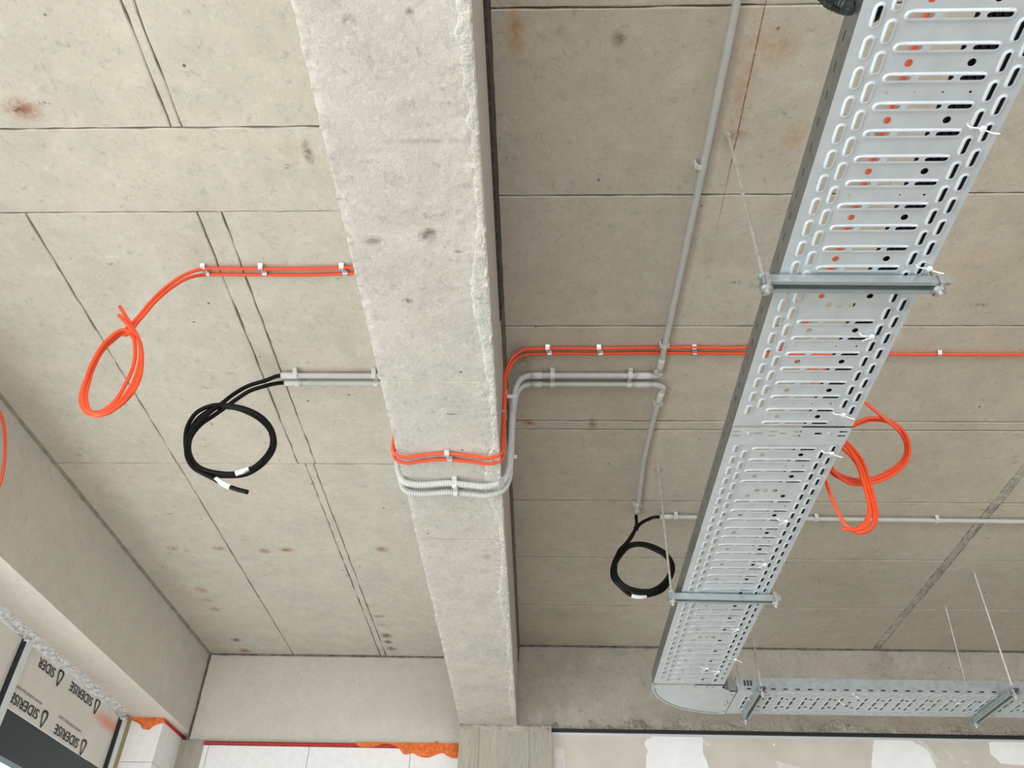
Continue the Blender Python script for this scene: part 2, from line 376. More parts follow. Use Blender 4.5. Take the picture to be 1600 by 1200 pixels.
# pale mortar crust spilled along the right arris of the soffit
m = MB(); vs = []; n = 520; K = 6
for i in range(n+1):
    y = -.2+5.6*i/n
    wd = .022+.075*max(0, noise.noise(Vector((0, y*2.1, 31)))+.12)+.012*noise.noise(Vector((0, y*24, 3)))
    for k in range(K+1):
        t = k/K; x = BX1+.003-wd*(1-t)
        hh = math.sin(math.pi*min(1, t*1.0+.02))*.0022*(1+noise.noise(Vector((x*80, y*80, 4))))
        if k == 0: hh = -.0045
        if k == K: hh = -.002
        vs.append((x, y, ZS-.0045-hh))
m.add(vs, [(i*(K+1)+k, i*(K+1)+k+1, (i+1)*(K+1)+k+1, (i+1)*(K+1)+k) for i in range(n) for k in range(K)])
st('mortar_crust', m, M_LAI)
# black board left in the corner between the middle beam and the right slab
m = MB(); n = 120
for j in range(5):
    z0 = H-.165+j*.034
    vs = []
    for i in range(n+1):
        y = -1.5+(2.12+1.5)*i/n; dx = .0025*noise.noise(Vector((j*3, y*14, 0)))
        vs += [(BX1-.002, y, z0+.001), (BX1+.009+dx, y, z0+.002), (BX1+.009+dx, y, z0+.028), (BX1-.002, y, z0+.030)]
    m.add(vs, [(i*4+k, i*4+k+1, i*4+5+k, i*4+4+k) for i in range(n) for k in range(3)])
m.box((BX1-.004, -1.5, H-.17), (BX1+.003, 2.12, H+.01))
st('trim_1', m, M_TIM)
m = MB(); vs = []; n = 200
for i in range(n+1):
    y = 2.12+(YER-2.12)*i/n; a = .004*noise.noise(Vector((0, y*16, 2))); bq = .012*noise.noise(Vector((0, y*9, 5)))
    vs += [(BX1-.003, y, H-.115+bq), (BX1+.007+a, y, H-.11+bq), (BX1+.010+a, y, H+.005)]
m.add(vs, [(i*3+k, i*3+k+1, i*3+4+k, i*3+3+k) for i in range(n) for k in range(2)])
st('trim_2', m, M_DRK)

# left edge beam, its soffit, end beams, column
def grid_face(b, tf, u0, u1, v0, v1, nu, nv, amp, seed=0, m=0, edge=None):
    vs = []
    for j in range(nv+1):
        for i in range(nu+1):
            u = u0+(u1-u0)*i/nu; v = v0+(v1-v0)*j/nv
            w = amp*noise.noise(Vector((u*6+seed, v*6, seed)))
            if edge: w += edge((u-u0)/(u1-u0), (v-v0)/(v1-v0), u, v)
            vs.append(tf(u, v, w))
    b.add(vs, [(j*(nu+1)+i, j*(nu+1)+i+1, (j+1)*(nu+1)+i+1, (j+1)*(nu+1)+i) for j in range(nv) for i in range(nu)], m)
b = MB(); zE = 1.655+CZ
grid_face(b, lambda u, v, w: (XL+w, u, v), YB, YEL+.2, zE, H+.02, 160, 12, .003, 1)
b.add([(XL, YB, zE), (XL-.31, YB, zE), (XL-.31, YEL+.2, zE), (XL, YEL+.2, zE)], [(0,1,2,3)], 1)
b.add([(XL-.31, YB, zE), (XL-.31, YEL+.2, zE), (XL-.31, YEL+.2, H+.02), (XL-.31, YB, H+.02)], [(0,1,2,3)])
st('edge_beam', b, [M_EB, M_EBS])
def crumble(amp_out, amp_w, frac):
    def e(tu, tv, u, v):
        if tv > frac: return 0
        k = 1-tv/frac
        return -k*amp_out*max(0, .4+noise.noise(Vector((u*30, v*30, 3))))*(.6+.8*noise.noise(Vector((u*5, 0, 1))))
    return e
b = MB(); zl = 1.615+CZ
grid_face(b, lambda u, v, w: (u, YEL+w, v), XL-.01, BX0+.01, zl, H+.02, 150, 40, .002, 4, edge=crumble(.010, 0, .07))
b.add([(XL, YEL, zl), (BX0, YEL, zl), (BX0, 6.2, zl), (XL, 6.2, zl)], [(0,1,2,3)])
st('end_beam', b, M_EB)
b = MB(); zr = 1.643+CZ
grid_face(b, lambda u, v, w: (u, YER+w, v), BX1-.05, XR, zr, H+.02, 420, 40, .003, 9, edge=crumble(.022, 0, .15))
b.add([(BX1-.05, YER-.002, zr), (XR, YER-.002, zr), (XR, 6.2, zr), (BX1-.05, 6.2, zr)], [(0,1,2,3)]); b.add([(XL-.3, 6.2, 0), (XR, 6.2, 0), (XR, 6.2, H+.2), (XL-.3, 6.2, H+.2)], [(0,1,2,3)])  # full-height sheet behind the end walls, added to stop light leaking in
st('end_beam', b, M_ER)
# dark lines where the slab meets the end beams
for nm, xa, xb, ye in (('trim_7', BX1, XR, YER), ('trim_8', XL, BX0, YEL)):
    m = MB(); vs = []; n = int((xb-xa)*40)
    for i in range(n+1):
        x = xa+(xb-xa)*i/n; a = .004*noise.noise(Vector((x*13, ye, 2)))
        vs += [(x, ye-.016+a, H-.0005), (x, ye-.007, H-.006+a), (x, ye-.0035, H-.010+a)]
    m.add(vs, [(i*3+k, i*3+k+1, i*3+4+k, i*3+3+k) for i in range(n) for k in range(2)])
    st(nm, m, M_DLINE)
# dark lines set in the corners of the left bay
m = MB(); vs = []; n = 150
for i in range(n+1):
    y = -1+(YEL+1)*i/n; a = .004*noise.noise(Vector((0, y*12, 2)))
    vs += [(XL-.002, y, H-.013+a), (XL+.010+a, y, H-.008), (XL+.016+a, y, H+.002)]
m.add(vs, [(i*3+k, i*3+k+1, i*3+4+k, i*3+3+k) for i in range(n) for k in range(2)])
st('trim_3', m, simple('corner_line', (.27,.255,.20), .9, noise_amt=.3, nscale=14))
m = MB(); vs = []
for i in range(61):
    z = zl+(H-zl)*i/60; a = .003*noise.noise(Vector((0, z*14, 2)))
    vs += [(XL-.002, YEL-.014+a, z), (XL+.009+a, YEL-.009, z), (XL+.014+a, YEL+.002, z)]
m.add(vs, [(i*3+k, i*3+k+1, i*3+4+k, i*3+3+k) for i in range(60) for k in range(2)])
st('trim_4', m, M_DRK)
for nm, xa, xb, ye, zb, amp in (('crumbled_edge', .085, XR, YER, zr, .046), ('crumbled_edge', XL+.02, BX0, YEL, zl, .012)):
    m = MB(); vs = []; n = int((xb-xa)*110); K = 6
    for i in range(n+1):
        x = xa+(xb-xa)*i/n; hgt = amp*(1.1+1.3*noise.noise(Vector((x*7, 0, ye)))+.5*noise.noise(Vector((x*40, 0, ye))))
        for k in range(K+1):
            t = k/K; z = zb+.001+max(.003, hgt)*t
            y = ye-.004-(amp*.45*(1-t)*max(0, .5+1.1*noise.noise(Vector((x*48, t*3, 7)))) if k < K else -.006)
            vs.append((x, y, z))
    m.add(vs, [(i*(K+1)+k, i*(K+1)+k+1, (i+1)*(K+1)+k+1, (i+1)*(K+1)+k) for i in range(n) for k in range(K)])
    st(nm, m, M_RAG if amp > .02 else M_EB)
def colm():
    b = MB(); x0, x1 = -.508, .083; zt = ZS-.003; yf = 5.475
    def tf(u, v, w): return (u, yf+w, v)
    def e(tu, tv, u, v):
        d = 0
        for uc, s in ((-.44, .003), (-.385, .006), (-.20, .0), (-.065, .005)):
            d -= s*math.exp(-((u-uc-.006*noise.noise(Vector((uc, v*8, 1))))/.006)**2)
        if tv > .97: d += .006*noise.noise(Vector((u*25, v*25, 0)))
        return d
    grid_face(b, tf, x0, x1, 2.2, zt, 260, 90, .002, 3, edge=e)
    b.add([(x0,yf,0),(x1,yf,0),(x1,yf,2.2),(x0,yf,2.2)], [(0,1,2,3)])
    b.add([(x0,yf,0),(x0,6.1,0),(x0,6.1,zt),(x0,yf,zt)], [(0,1,2,3)]); b.add([(x1,yf,0),(x1,6.1,0),(x1,6.1,zt),(x1,yf,zt)], [(0,1,2,3)])
    b.add([(x0,yf,zt),(x1,yf,zt),(x1,6.1,zt),(x0,6.1,zt)], [(0,1,2,3)])
    return b
st('column', colm(), M_COL)
# mortar squeezed out over the column head
m = MB(); vs = []; n = 110
for i in range(n+1):
    x = -.507+.588*i/n
    for k in range(5):
        t = k/4; z = ZS+.004-.035*t*(1+.7*noise.noise(Vector((x*9, 2, 1))))
        y = 5.475-(.010*math.sin(math.pi*t)*(1+noise.noise(Vector((x*30, t*5, 1)))))-.001+(.004 if k == 4 else 0)
        vs.append((x, y, z))
m.add(vs, [(i*5+k, i*5+k+1, i*5+6+k, i*5+5+k) for i in range(n) for k in range(4)])
st('mortar_bead', m, M_RAG)

# ---- end wall left: white blocks
wl = MB(); wl.box((XL-.3, 5.83, 0), (BX0+.02, 6.1, zl)); wall_l = st('wall_far_left', wl, M_DRK)
def block(x0, x1, z0, z1, y0=5.80, y1=5.84, parent=None, mat=None):
    b = MB(); g = .0015; e = .002
    x0 += g; x1 -= g; z0 += g; z1 -= g
    vs = [(x0+e,y0,z0+e),(x1-e,y0,z0+e),(x1-e,y0,z1-e),(x0+e,y0,z1-e),(x0,y0+e,z0),(x1,y0+e,z0),(x1,y0+e,z1),(x0,y0+e,z1),(x0,y1,z0),(x1,y1,z0),(x1,y1,z1),(x0,y1,z1)]
    b.add(vs, [(0,1,2,3),(0,4,5,1),(1,5,6,2),(2,6,7,3),(3,7,4,0),(4,8,9,5),(5,9,10,6),(6,10,11,7),(7,11,8,4)])
    return b.build('block', mat or M_BRK, parent)
xj1 = at(483,1170,1,5.8).x; xj2 = at(641.5,1175,1,5.8).x; bw = xj2-xj1
z1 = 1.590+CZ; row = 0
while z1 > .02:
    z0 = max(0, z1-.25); off = 0 if row % 2 == 0 else bw/2
    x = xj1+off-2*bw
    while x < BX0:
        a, c = max(x, -2.272), min(x+bw, BX0+.01)
        if c-a > .02: block(a, c, z0, z1, parent=wall_l)
        x += bw
    z1 = z0; row += 1
m = MB(); n = 120; vs = []
for i in range(n+1):
    x = -2.275+(BX0+2.275)*i/n; j = .003*noise.noise(Vector((x*30, 0, 0)))
    vs += [(x, 5.805, 1.612+CZ), (x, 5.795, 1.608+CZ), (x, 5.794, 1.598+CZ+j), (x, 5.80, 1.592+CZ+j)]
m.add(vs, [(i*4+k, i*4+k+1, i*4+5+k, i*4+4+k) for i in range(n) for k in range(3)])
tag(m.build('red_joint_seal', M_RED), 'thin red sealant line along the top of the white block wall', 'sealant')
# foam blobs
def foam(name, outline, y, label, depth=.03, ax=1):
    b = MB(); P = [at(px, py, ax, y) for px, py in outline]; P = spline(P+[P[0]], .012)[:-1]
    c = sum(P, Vector())/len(P); out = Vector((0,-1,0)) if ax == 1 else Vector((1,0,0))
    rings = 6; vs = []; n = len(P)
    # spine towards the middle line of the blob
    zc = max(p.z for p in P)
    for r in range(rings+1):
        t = r/rings
        for p in P:
            q = p.lerp(Vector((p.x*.9+c.x*.1, p.y, (p.z+c.z)/2)), t) if True else p
            w = depth*math.sin(t*math.pi/2)*(1+.9*noise.noise(q*22))
            vs.append(q+out*(w+.001))
    fs = [(r*n+i, r*n+(i+1)%n, (r+1)*n+(i+1)%n, (r+1)*n+i) for r in range(rings) for i in range(n)]
    b.add(vs, fs); b.add([vs[rings*n+i] for i in range(n)], [tuple(range(n))])
    o = b.build(name, M_FOAM, smooth=True); return tag(o, label, 'foam')
foam('expanding_foam', [(553,1161),(563,1167),(575,1168),(590,1166),(600,1163),(615,1165),(624,1170),(632,1179),(645,1177),(655,1182),(668,1184),(680,1180),(692,1177),(700,1182),(710,1185),(719,1185),(720,1159),(690,1158),(640,1158),(590,1158),(560,1158)],
     5.798, 'orange expanding foam spilling over the white block wall beside the column')
# concrete corner column and white pier at the left
b = MB(); b.box((-2.45, 5.805, 0), (-2.273, 6.1, 1.62+CZ)); st('corner_column', b, M_COL)
b = MB(); px0, px1, py0, py1 = -2.655, -2.44, 5.46, 5.83; b.box((px0+.01, py0+.01, 0), (px1-.01, py1, zE)); pier = st('pier', b, M_DRK)
zz = at(180,1190,1,py0).z
tops = [zE-.002, zz]
while tops[-1] > .02: tops.append(max(0, tops[-1]-.25))
for a, c in zip(tops[:-1], tops[1:]):
    bb = MB(); g = .0015; bb.box((px0, py0, c+g), (px1, py1, a-g)); bb.build('block', M_BRK, pier)
foam('expanding_foam', [(203,1124),(212,1128),(220,1133),(222,1138),(228,1140),(234,1140),(238,1136),(246,1132),(254,1130),(258,1129),(257,1122),(230,1121),(205,1121)], py0-.001,
     'small orange foam patch on top of the white block pier', .012)
m = MB(); m.box((px1-.001, py0, zE-.022), (px1+.004, py1, zE-.002)); tag(m.build('red_joint_seal', M_RED), 'short red sealant line over the side of the white pier', 'sealant')

# ---- curtain wall on the left
XC = -2.68
ymull = [5.345-1.27*k for k in range(9)]
m = MB(); m.box((XC-.12, YB, 0), (XC-.02, 5.46, .12)); st('wall_left', m, M_SPD)
zf = 1.302+CZ; zs = zf-.20
for k, ym in enumerate(ymull):
    w = MB(); w.box((XC-.11, ym-.019, 0), (XC+.006, ym+.019, zE-.03))
    o = st('window_frame', w, M_GSK); o.name = 'window_%d' % (k+1)
    f = MB(); f.box((XC+.006, ym-.004, 0), (XC+.034, ym+.044, zE-.035)); f.build('mullion_cover', M_MUL, o)
    f = MB(); f.box((XC-.03, ym-.016, 0), (XC+.026, ym-.0005, zE-.05)); f.build('gasket', M_GSK, o)
    if k < len(ymull)-1:
        p = MB(); p.box((XC-.06, ym-1.25, .12), (XC-.054, ym-.02, zs)); p.build('glass_pane', M_GLS, o)
        p = MB(); p.box((XC-.06, ym-1.25, zs), (XC+.002, ym-.02, zf)); p.build('spandrel_rail', M_SPD, o)
m = MB(); m.box((XC-.03, 5.385, 0), (XC+.03, 5.455, zE-.01)); tag(m.build('wool_strip', M_WOOL), 'ochre mineral wool strip between the end mullion and the white pier', 'insulation')
def foil_panel(ya, yb):
    b = MB()
    def e(tu, tv, u, v):
        k = max(0, (tv-.80)/.2)
        return 0
    grid_face(b, lambda u, v, w: (XC+.004+w, u, v), ya, yb, zf, zE-.034, 60, 24, .0015, 2, edge=e)
    return b
def crumple(ya, yb):
    b = MB()
    def tf(u, v, w):
        # v 0..1 from panel top to the soffit, rolling outward
        x = XC+.006+.045*v+w*(.25+.75*v); z = zE-.036+.034*v
        return (x, u, z)
    def e(tu, tv, u, v):
        n = noise.noise(Vector((u*20, v*3, 1)))+.5*noise.noise(Vector((u*55, v*9, 4)))
        return .013*n
    grid_face(b, tf, ya, yb, 0, 1, int((yb-ya)*110), 12, 0, 0, edge=e); return b
def text_mesh(b, body, size, org, width, mi=0):
    cu = bpy.data.curves.new('t', 'FONT'); cu.body = body; cu.size = size; cu.extrude = .0; cu.space_character = 1.02
    cu.offset = size*.012
    o = bpy.data.objects.new('t', cu); COL.objects.link(o); bpy.context.view_layer.update()
    me = o.to_mesh(); vs = [v.co.copy() for v in me.vertices]; fs = [tuple(p.vertices) for p in me.polygons]
    wdt = max(v.x for v in vs)
    b.add([(XC+.0075, org[0]-v.x*width/wdt, org[1]-v.y) for v in vs], fs, mi)
    o.to_mesh_clear(); bpy.data.objects.remove(o); bpy.data.curves.remove(cu)
    return wdt
def logo(b, yc, zc, h, w, th, apexdown=True):
    # rounded triangle outline: point hanging down, bow at the top of the (inverted) print
    pts = []
    cs = [((0, -.5), .10), ((-.42, .30), .30), ((.42, .30), .30)]
    raw = [(0,-.52),(.10,-.42),(.30,-.08),(.43,.18),(.42,.36),(.28,.46),(0,.50),(-.28,.46),(-.42,.36),(-.43,.18),(-.30,-.08),(-.10,-.42),(0,-.52)]
    P = spline([Vector((a*w, c*h, 0)) for a, c in raw], h/30)[:-1]
    n = len(P); vs = []
    for p in P: vs.append((XC+.0075, yc+p.x, zc+p.y))
    for p in P:
        q = Vector((p.x*(1-2.0*th/w), p.y*(1-2.0*th/h)+h*.03, 0)); vs.append((XC+.0075, yc+q.x, zc+q.y))
    b.add(vs, [(i, (i+1)%n, n+(i+1)%n, n+i) for i in range(n)])
for k in range(5):
    ya, yb = ymull[k+1]+.034, ymull[k]-.019
    lab = ['silver foil insulation panel with printed black lettering beside the white pier', 'silver foil insulation panel at the left picture edge, behind the black gasket'][k] if k < 2 else '%s foil insulation panel along the facade, counted from the white pier' % ('third','fourth','fifth')[k-2]
    t = thing('insulation_panel', (XC, (ya+yb)/2, zf), lab, 'insulation')
    foil_panel(ya, yb).build('foil_facing', M_FOIL, t)
    crumple(ya-.04, yb+.02).build('crumpled_foil_top', M_FOILC, t)
    if k < 2:
        dy = -1.27*k
        for (ly, lz, bod) in ((5.007, 1.580, 'SIDERISE'), (4.515, 1.577, 'SIDER'), (5.007, 1.345, 'SIDERISE'), (4.507, 1.352, 'SIDERISE')):
            pb = MB(); logo(pb, ly+dy, lz+CZ, .092, .072, .0145); pb.build('printed_emblem', M_INK, t)
            pb = MB(); text_mesh(pb, bod, .070, (ly-.062+dy, lz+CZ+.026), .298*len(bod)/8); pb.build('printed_word', M_INK, t)
        for ly in (4.93, 4.44):
            pg = MB(); text_mesh(pg, 'www.siderise.com', .028, (ly+dy, 1.418+CZ), .285); pg.build('printed_web_address', M_INKG, t)

# ---- right end wall: drywall with joint compound
yD = 5.538
m = MB(); m.box((.083, yD, 0), (XR, yD+.1, 1.618+CZ)); st('wall_far_right', m, M_DRY)
m = MB(); m.box((.083, YER-.021, 1.627+CZ), (XR, yD+.12, 1.646+CZ)); st('gap_shade_strip', m, M_GSK)  # proud black strip standing in for the shaded gap above the drywall
m = MB(); m.box((.086, yD-.008, 1.611+CZ), (XR, yD+.03, 1.6268+CZ)); st('trim_6', m, M_MUL)
def patch(outline, label, mat=M_CMP, th=.003, rough=.004):
    P = [at(px, py, 1, yD) for px, py in outline]; Q = []
    for a, c in zip(P, P[1:]+P[:1]):
        L = (c-a).length; k = max(1, int(L/.015))
        for i in range(k):
            q = a.lerp(c, i/k); d = Vector((noise.noise(q*60), 0, noise.noise(q*60+Vector((9,9,9)))))*rough*1.6; Q.append(q+d)
    n = len(Q); c = sum(Q, Vector())/n; b = MB()
    vs = [(q.x, yD-.0002, q.z) for q in Q]+[(q.x+(c.x-q.x)*.02, yD-th, q.z+(c.z-q.z)*.02) for q in Q]
    b.add(vs, [(i, (i+1)%n, n+(i+1)%n, n+i) for i in range(n)]+[tuple(n+i for i in range(n))])
    return tag(b.build('joint_compound', mat), label, 'plaster')
patch([(1020,1150),(1043,1143),(1060,1143),(1088,1147),(1098,1150),(1099,1162),(1098,1172),(1104,1188),(1113,1210),(1125,1290),(1000,1290),(1008,1210),(1010,1190),(1012,1172),(1007,1162),(1010,1155)], 'broad white joint compound column on the drywall below the tray elbow')
patch([(1097,1151),(1111,1164),(1110,1167),(1100,1164)], 'tiny cream compound fleck right of the broad white column', M_CMT, .002, .001)
patch([(1366,1150),(1392,1150),(1425,1158),(1445,1167),(1455,1180),(1462,1195),(1475,1230),(1480,1290),(1350,1290),(1362,1215),(1362,1190),(1364,1170)], 'wide white joint compound dab centred under the hanging strut at right')
patch([(1395,1149),(1425,1153),(1445,1160),(1455,1172),(1470,1190),(1462,1192),(1445,1165),(1425,1157),(1395,1151)], 'thin beige compound smear along the edge of the wide dab', M_CMT, .0022, .002)
patch([(1545,1160),(1560,1153),(1620,1153),(1680,1160),(1680,1190),(1620,1198),(1565,1193),(1548,1178)], 'white joint compound dab at the right edge of the drywall')
patch([(1476,1168),(1484,1178),(1491,1186),(1488,1187),(1478,1176)], 'narrow cream compound stroke between the two right dabs', M_CMT, .002, .001)
patch([(1506,1187),(1514,1190),(1513,1195),(1505,1192)], 'small cream compound fleck left of the right-edge dab', M_CMT, .002, .001)
patch([(1213,1188),(1235,1194),(1260,1200),(1290,1215),(1213,1290)], 'pale squared compound patch low on the drywall between the two big dabs', M_CMT, .002, .0015)
patch([(866,1167),(882,1170),(884,1200),(880,1260),(866,1260)], 'pale compound smear on the drywall beside the column', M_CMT, .002, .002)
patch([(1208,1161),(1211,1163),(1210,1166),(1207,1164)], 'tiny white compound spot between the two big dabs', M_CMP, .002, .0008)
m = MB(); m.box((XR, YB, 0), (XR+.15, 6.2, H)); st('wall_right', m, M_DRY)

# ------------------------------------------------------------------ perforated cable trays
def hitc(poly, cx, cy, dx, dy):
    best = 1e9; n = len(poly)
    for i in range(n):
        ax, ay = poly[i]; bx, by = poly[(i+1)%n]; ex, ey = bx-ax, by-ay
        den = dx*ey-dy*ex
        if abs(den) < 1e-12: continue
        t = ((ax-cx)*ey-(ay-cy)*ex)/den; s = ((ax-cx)*dy-(ay-cy)*dx)/den
        if t > 0 and -1e-6 <= s <= 1+1e-6 and t < best: best = t
    return best
def holed(b, tf, outer, hole, w, w2=None, m=0):
    """sheet between a convex outline at height w and a hole outline at height w2"""
    if w2 is None: w2 = w
    cx = sum(p[0] for p in hole)/len(hole); cy = sum(p[1] for p in hole)/len(hole)
    an = sorted(set(round(math.atan2(p[1]-cy, p[0]-cx), 5) for p in list(hole)+list(outer)))
    vs = []; n = len(an)
    for a in an:
        dx, dy = math.cos(a), math.sin(a); t = hitc(outer, cx, cy, dx, dy); s = hitc(hole, cx, cy, dx, dy)
        vs.append(tf(cx+dx*t, cy+dy*t, w)); vs.append(tf(cx+dx*s, cy+dy*s, w2))
    b.add(vs, [(2*i, 2*((i+1)%n), 2*((i+1)%n)+1, 2*i+1) for i in range(n)], m)
def wall_ring(b, tf, poly, w0, w1, m=0):
    n = len(poly); b.add([tf(u, v, w0) for u, v in poly]+[tf(u, v, w1) for u, v in poly], [(i, (i+1)%n, n+(i+1)%n, n+i) for i in range(n)], m)
def pill(cx, cy, hx, hy, k=4):
    out = []
    if hx >= hy: r, ex, ey = hy, hx-hy, 0
    else: r, ex, ey = hx, 0, hy-hx
    for q in range(4):
        sx = (1,-1,-1,1)[q]; sy = (1,1,-1,-1)[q]
        for j in range(k if not (q%2) or True else k):
            a = q*math.pi/2+math.pi/2*j/(k-1) if k > 1 else 0
            p = (cx+sx*ex+r*math.cos(a), cy+sy*ey+r*math.sin(a))
            if not out or abs(p[0]-out[-1][0])+abs(p[1]-out[-1][1]) > 1e-7: out.append(p)
    if abs(out[0][0]-out[-1][0])+abs(out[0][1]-out[-1][1]) < 1e-7: out.pop()
    return out
def rect(u0, u1, v0, v1): return [(u0,v0),(u1,v0),(u1,v1),(u0,v1)]
def quad(b, tf, u0, u1, v0, v1, w=0): b.add([tf(u, v, w) for u, v in rect(u0,u1,v0,v1)], [(0,1,2,3)])
EM = .0032
def emb_slot(b, tf, cell, cx, cy, hx, hy, sx, sy):
    o = pill(cx, cy, hx, hy); i = pill(cx, cy, hx-.0045, hy-.0045); s = pill(cx, cy, sx, sy)
    holed(b, tf, cell, o, 0); holed(b, tf, o, i, 0, EM); holed(b, tf, i, s, EM); wall_ring(b, tf, s, EM, -.001)
def emb_rib(b, tf, u0, u1, v0, v1, vc):
    o = pill((.698+.911)/2, vc, .1065, .0125); i = pill((.698+.911)/2, vc, .1025, .0086)
    holed(b, tf, rect(u0,u1,v0,v1), o, 0); holed(b, tf, o, i, 0, EM)
    cuts = [.763, .8475]; sl = [(.7055,.757), (.769,.842), (.853,.9045)]
    parts = [[p for p in i if p[0] < cuts[0]], None, [p for p in i if p[0] > cuts[1]]]
    def order(ps):
        cx = sum(p[0] for p in ps)/len(ps); cy = sum(p[1] for p in ps)/len(ps)
        return sorted(ps, key=lambda p: math.atan2(p[1]-cy, p[0]-cx))
    L = order(parts[0]+[(cuts[0], vc-.0086), (cuts[0], vc+.0086)]); Rr = order(parts[2]+[(cuts[1], vc-.0086), (cuts[1], vc+.0086)])
    for poly, (a, c) in zip((L, rect(cuts[0], cuts[1], vc-.0086, vc+.0086), Rr), sl):
        h = pill((a+c)/2, vc, (c-a)/2, .0060, 3); holed(b, tf, poly, h, EM); wall_ring(b, tf, h, EM, -.001)
def circ(cx, cy, r, k=10): return [(cx+r*math.cos(2*math.pi*i/k), cy+r*math.sin(2*math.pi*i/k)) for i in range(k)]
PIT = .0653
def tray_bottom(tf, v0, v1, ribs, centres, item, vrow0, vrow1, smalls=True):
    """u .612-.987 across, v along; w>0 is towards the floor"""
    b = MB()
    quad(b, tf, .612, .632, v0, v1); quad(b, tf, .977, .987, v0, v1)
    r0 = ribs[0]
    for (ca, cb, cc, ph) in ((.632,.664,.648,0), (.664,.696,.680,.5), (.913,.945,.930,.5), (.945,.977,.961,0)):
        k0 = math.ceil((vrow0-r0)/PIT-ph+.5); v = r0+(k0+ph)*PIT-PIT/2
        quad(b, tf, ca, cb, v0, v)
        while v+PIT <= vrow1+1e-6:
            emb_slot(b, tf, rect(ca, cb, v, v+PIT), cc, v+PIT/2, .0125, .0275, .0054, .0212); v += PIT
        quad(b, tf, ca, cb, v, v1)
    # middle strip
    ev = sorted([(r, 'r') for r in ribs]+[(c, 'c') for c in centres]); v = v0
    for i, (p, kd) in enumerate(ev):
        lo, hi = p-.0165, p+.0165
        if lo-v > 1e-5:
            mid = (v+lo)/2; it = item(mid) if (lo-v) < .05 and i > 0 else None
            us = None
            if it == 'big': us = [(.696,.80,.740,.0085), (.80,.913,.865,.0085)]
            if it == 'small' and smalls: us = [(.696,.745,.717,.003), (.745,.80,.774,.003), (.80,.86,.831,.003), (.86,.913,.888,.003)]
            if us:
                for ua, ub, uc, r in us: holed(b, tf, rect(ua, ub, v, lo), circ(uc, mid, r, 12 if r > .005 else 8), 0)
            else: quad(b, tf, .696, .913, v, lo)
        if kd == 'r': emb_rib(b, tf, .696, .913, lo, hi, p)
        else:
            quad(b, tf, .696, .75, lo, hi); holed(b, tf, rect(.75,.782,lo,hi), circ(.767,p,.0095,12), 0)
            holed(b, tf, rect(.782,.81,lo,p), pill(.797,p-.006,.0085,.003), 0); holed(b, tf, rect(.782,.81,p,hi), pill(.797,p+.006,.0085,.003), 0)
            holed(b, tf, rect(.81,.842,lo,hi), circ(.827,p,.0095,12), 0); quad(b, tf, .842, .913, lo, hi)
        v = hi
    quad(b, tf, .696, .913, v, v1)
    return b
def tray_side(tf, v0, v1, ws, h, phase):
    """tf(along, up, out)"""
    b = MB(); quad(b, tf, v0, v1, 0, ws-.010) if ws-.010 > 0 else None
    k = math.ceil((v0-phase)/PIT+.5); v = phase+(k-.5)*PIT; quad(b, tf, v0, v, max(0, ws-.010), ws+.010)
    while v+PIT <= v1+1e-6:
        holed(b, tf, rect(v, v+PIT, max(0, ws-.010), ws+.010), pill(v+PIT/2, ws, .0125, .0032, 3), 0); v += PIT
    quad(b, tf, v, v1, max(0, ws-.010), ws+.010); quad(b, tf, v0, v1, ws+.010, h)
    # rolled top edge, widened inward to keep the rail slots dark
    for a, c in ((0,.0), ): pass
    b.add([tf(v0,h,0), tf(v1,h,0), tf(v1,h,-.018), tf(v0,h,-.018)], [(0,1,2,3)])
    b.add([tf(v0,h,-.018), tf(v1,h,-.018), tf(v1,h-.008,-.018), tf(v0,h-.008,-.018)], [(0,1,2,3)])
    return b
T = 1.56+CZ; TH = .073
tf1 = lambda u, v, w: (u, v, T-w)
def seq(a, b, p0, skip):
    k = math.ceil((a-p0)/PIT); out = []
    while p0+k*PIT <= b:
        q = p0+k*PIT
        if all(abs(q-s) > .04 for s in skip): out.append(q)
        k += 1
    return out
def item_fn(small0):
    def f(v):
        x = ((v-small0)/PIT) % 4; x = round(x) % 4
        return {0:'small', 1:'big', 2:None, 3:'big'}[x]
    return f
def make_tray(label, v0, v1, tf, ribs, cents, item, r0, r1, sideL, sideR, ws, phase, loc, smalls=True, rail=None, vb=None):
    rail = rail or M_GALD; t = thing('cable_tray', loc, label, 'cable tray')
    tray_bottom(tf, vb or v0, v1, ribs, cents, item, r0, r1, smalls).build('perforated_base', M_GAL, t)
    tray_side(sideL, v0, v1, ws, TH, phase).build('side_rail', rail, t)
    tray_side(sideR, v0, v1, ws, TH, phase).build('side_rail', rail, t)
    return t
c1 = [1.567-20*PIT, 1.567, 1.567-40*PIT]
rb1 = seq(-.86, 2.10, .784, c1)
sL = lambda v, z, o: (.612-0+(-o)*-1*1, v, T+z) if False else (.612-(-.0)-(o*-1 if False else 0)+(-o), v, T+z)
sideL1 = lambda v, z, o: (.612-o, v, T+z)
sideR1 = lambda v, z, o: (.987+o, v, T+z)
t1 = make_tray('perforated galvanised cable tray, near length running up out of frame at top right', -.89, 2.108, tf1, rb1, c1, item_fn(.947), -.85, 2.075, sideL1, sideR1, .043, .847, (.80, .6, T))
c2 = [2.488, 3.793]; rb2 = seq(2.22, 4.415, 2.234, c2)
t2 = make_tray('perforated galvanised cable tray, far length between the first joint and the elbow', 2.112, 4.425, tf1, rb2, c2, item_fn(2.328), 2.19, 4.41, sideL1, sideR1, .043, .847, (.80, 3.2, T), vb=2.190)
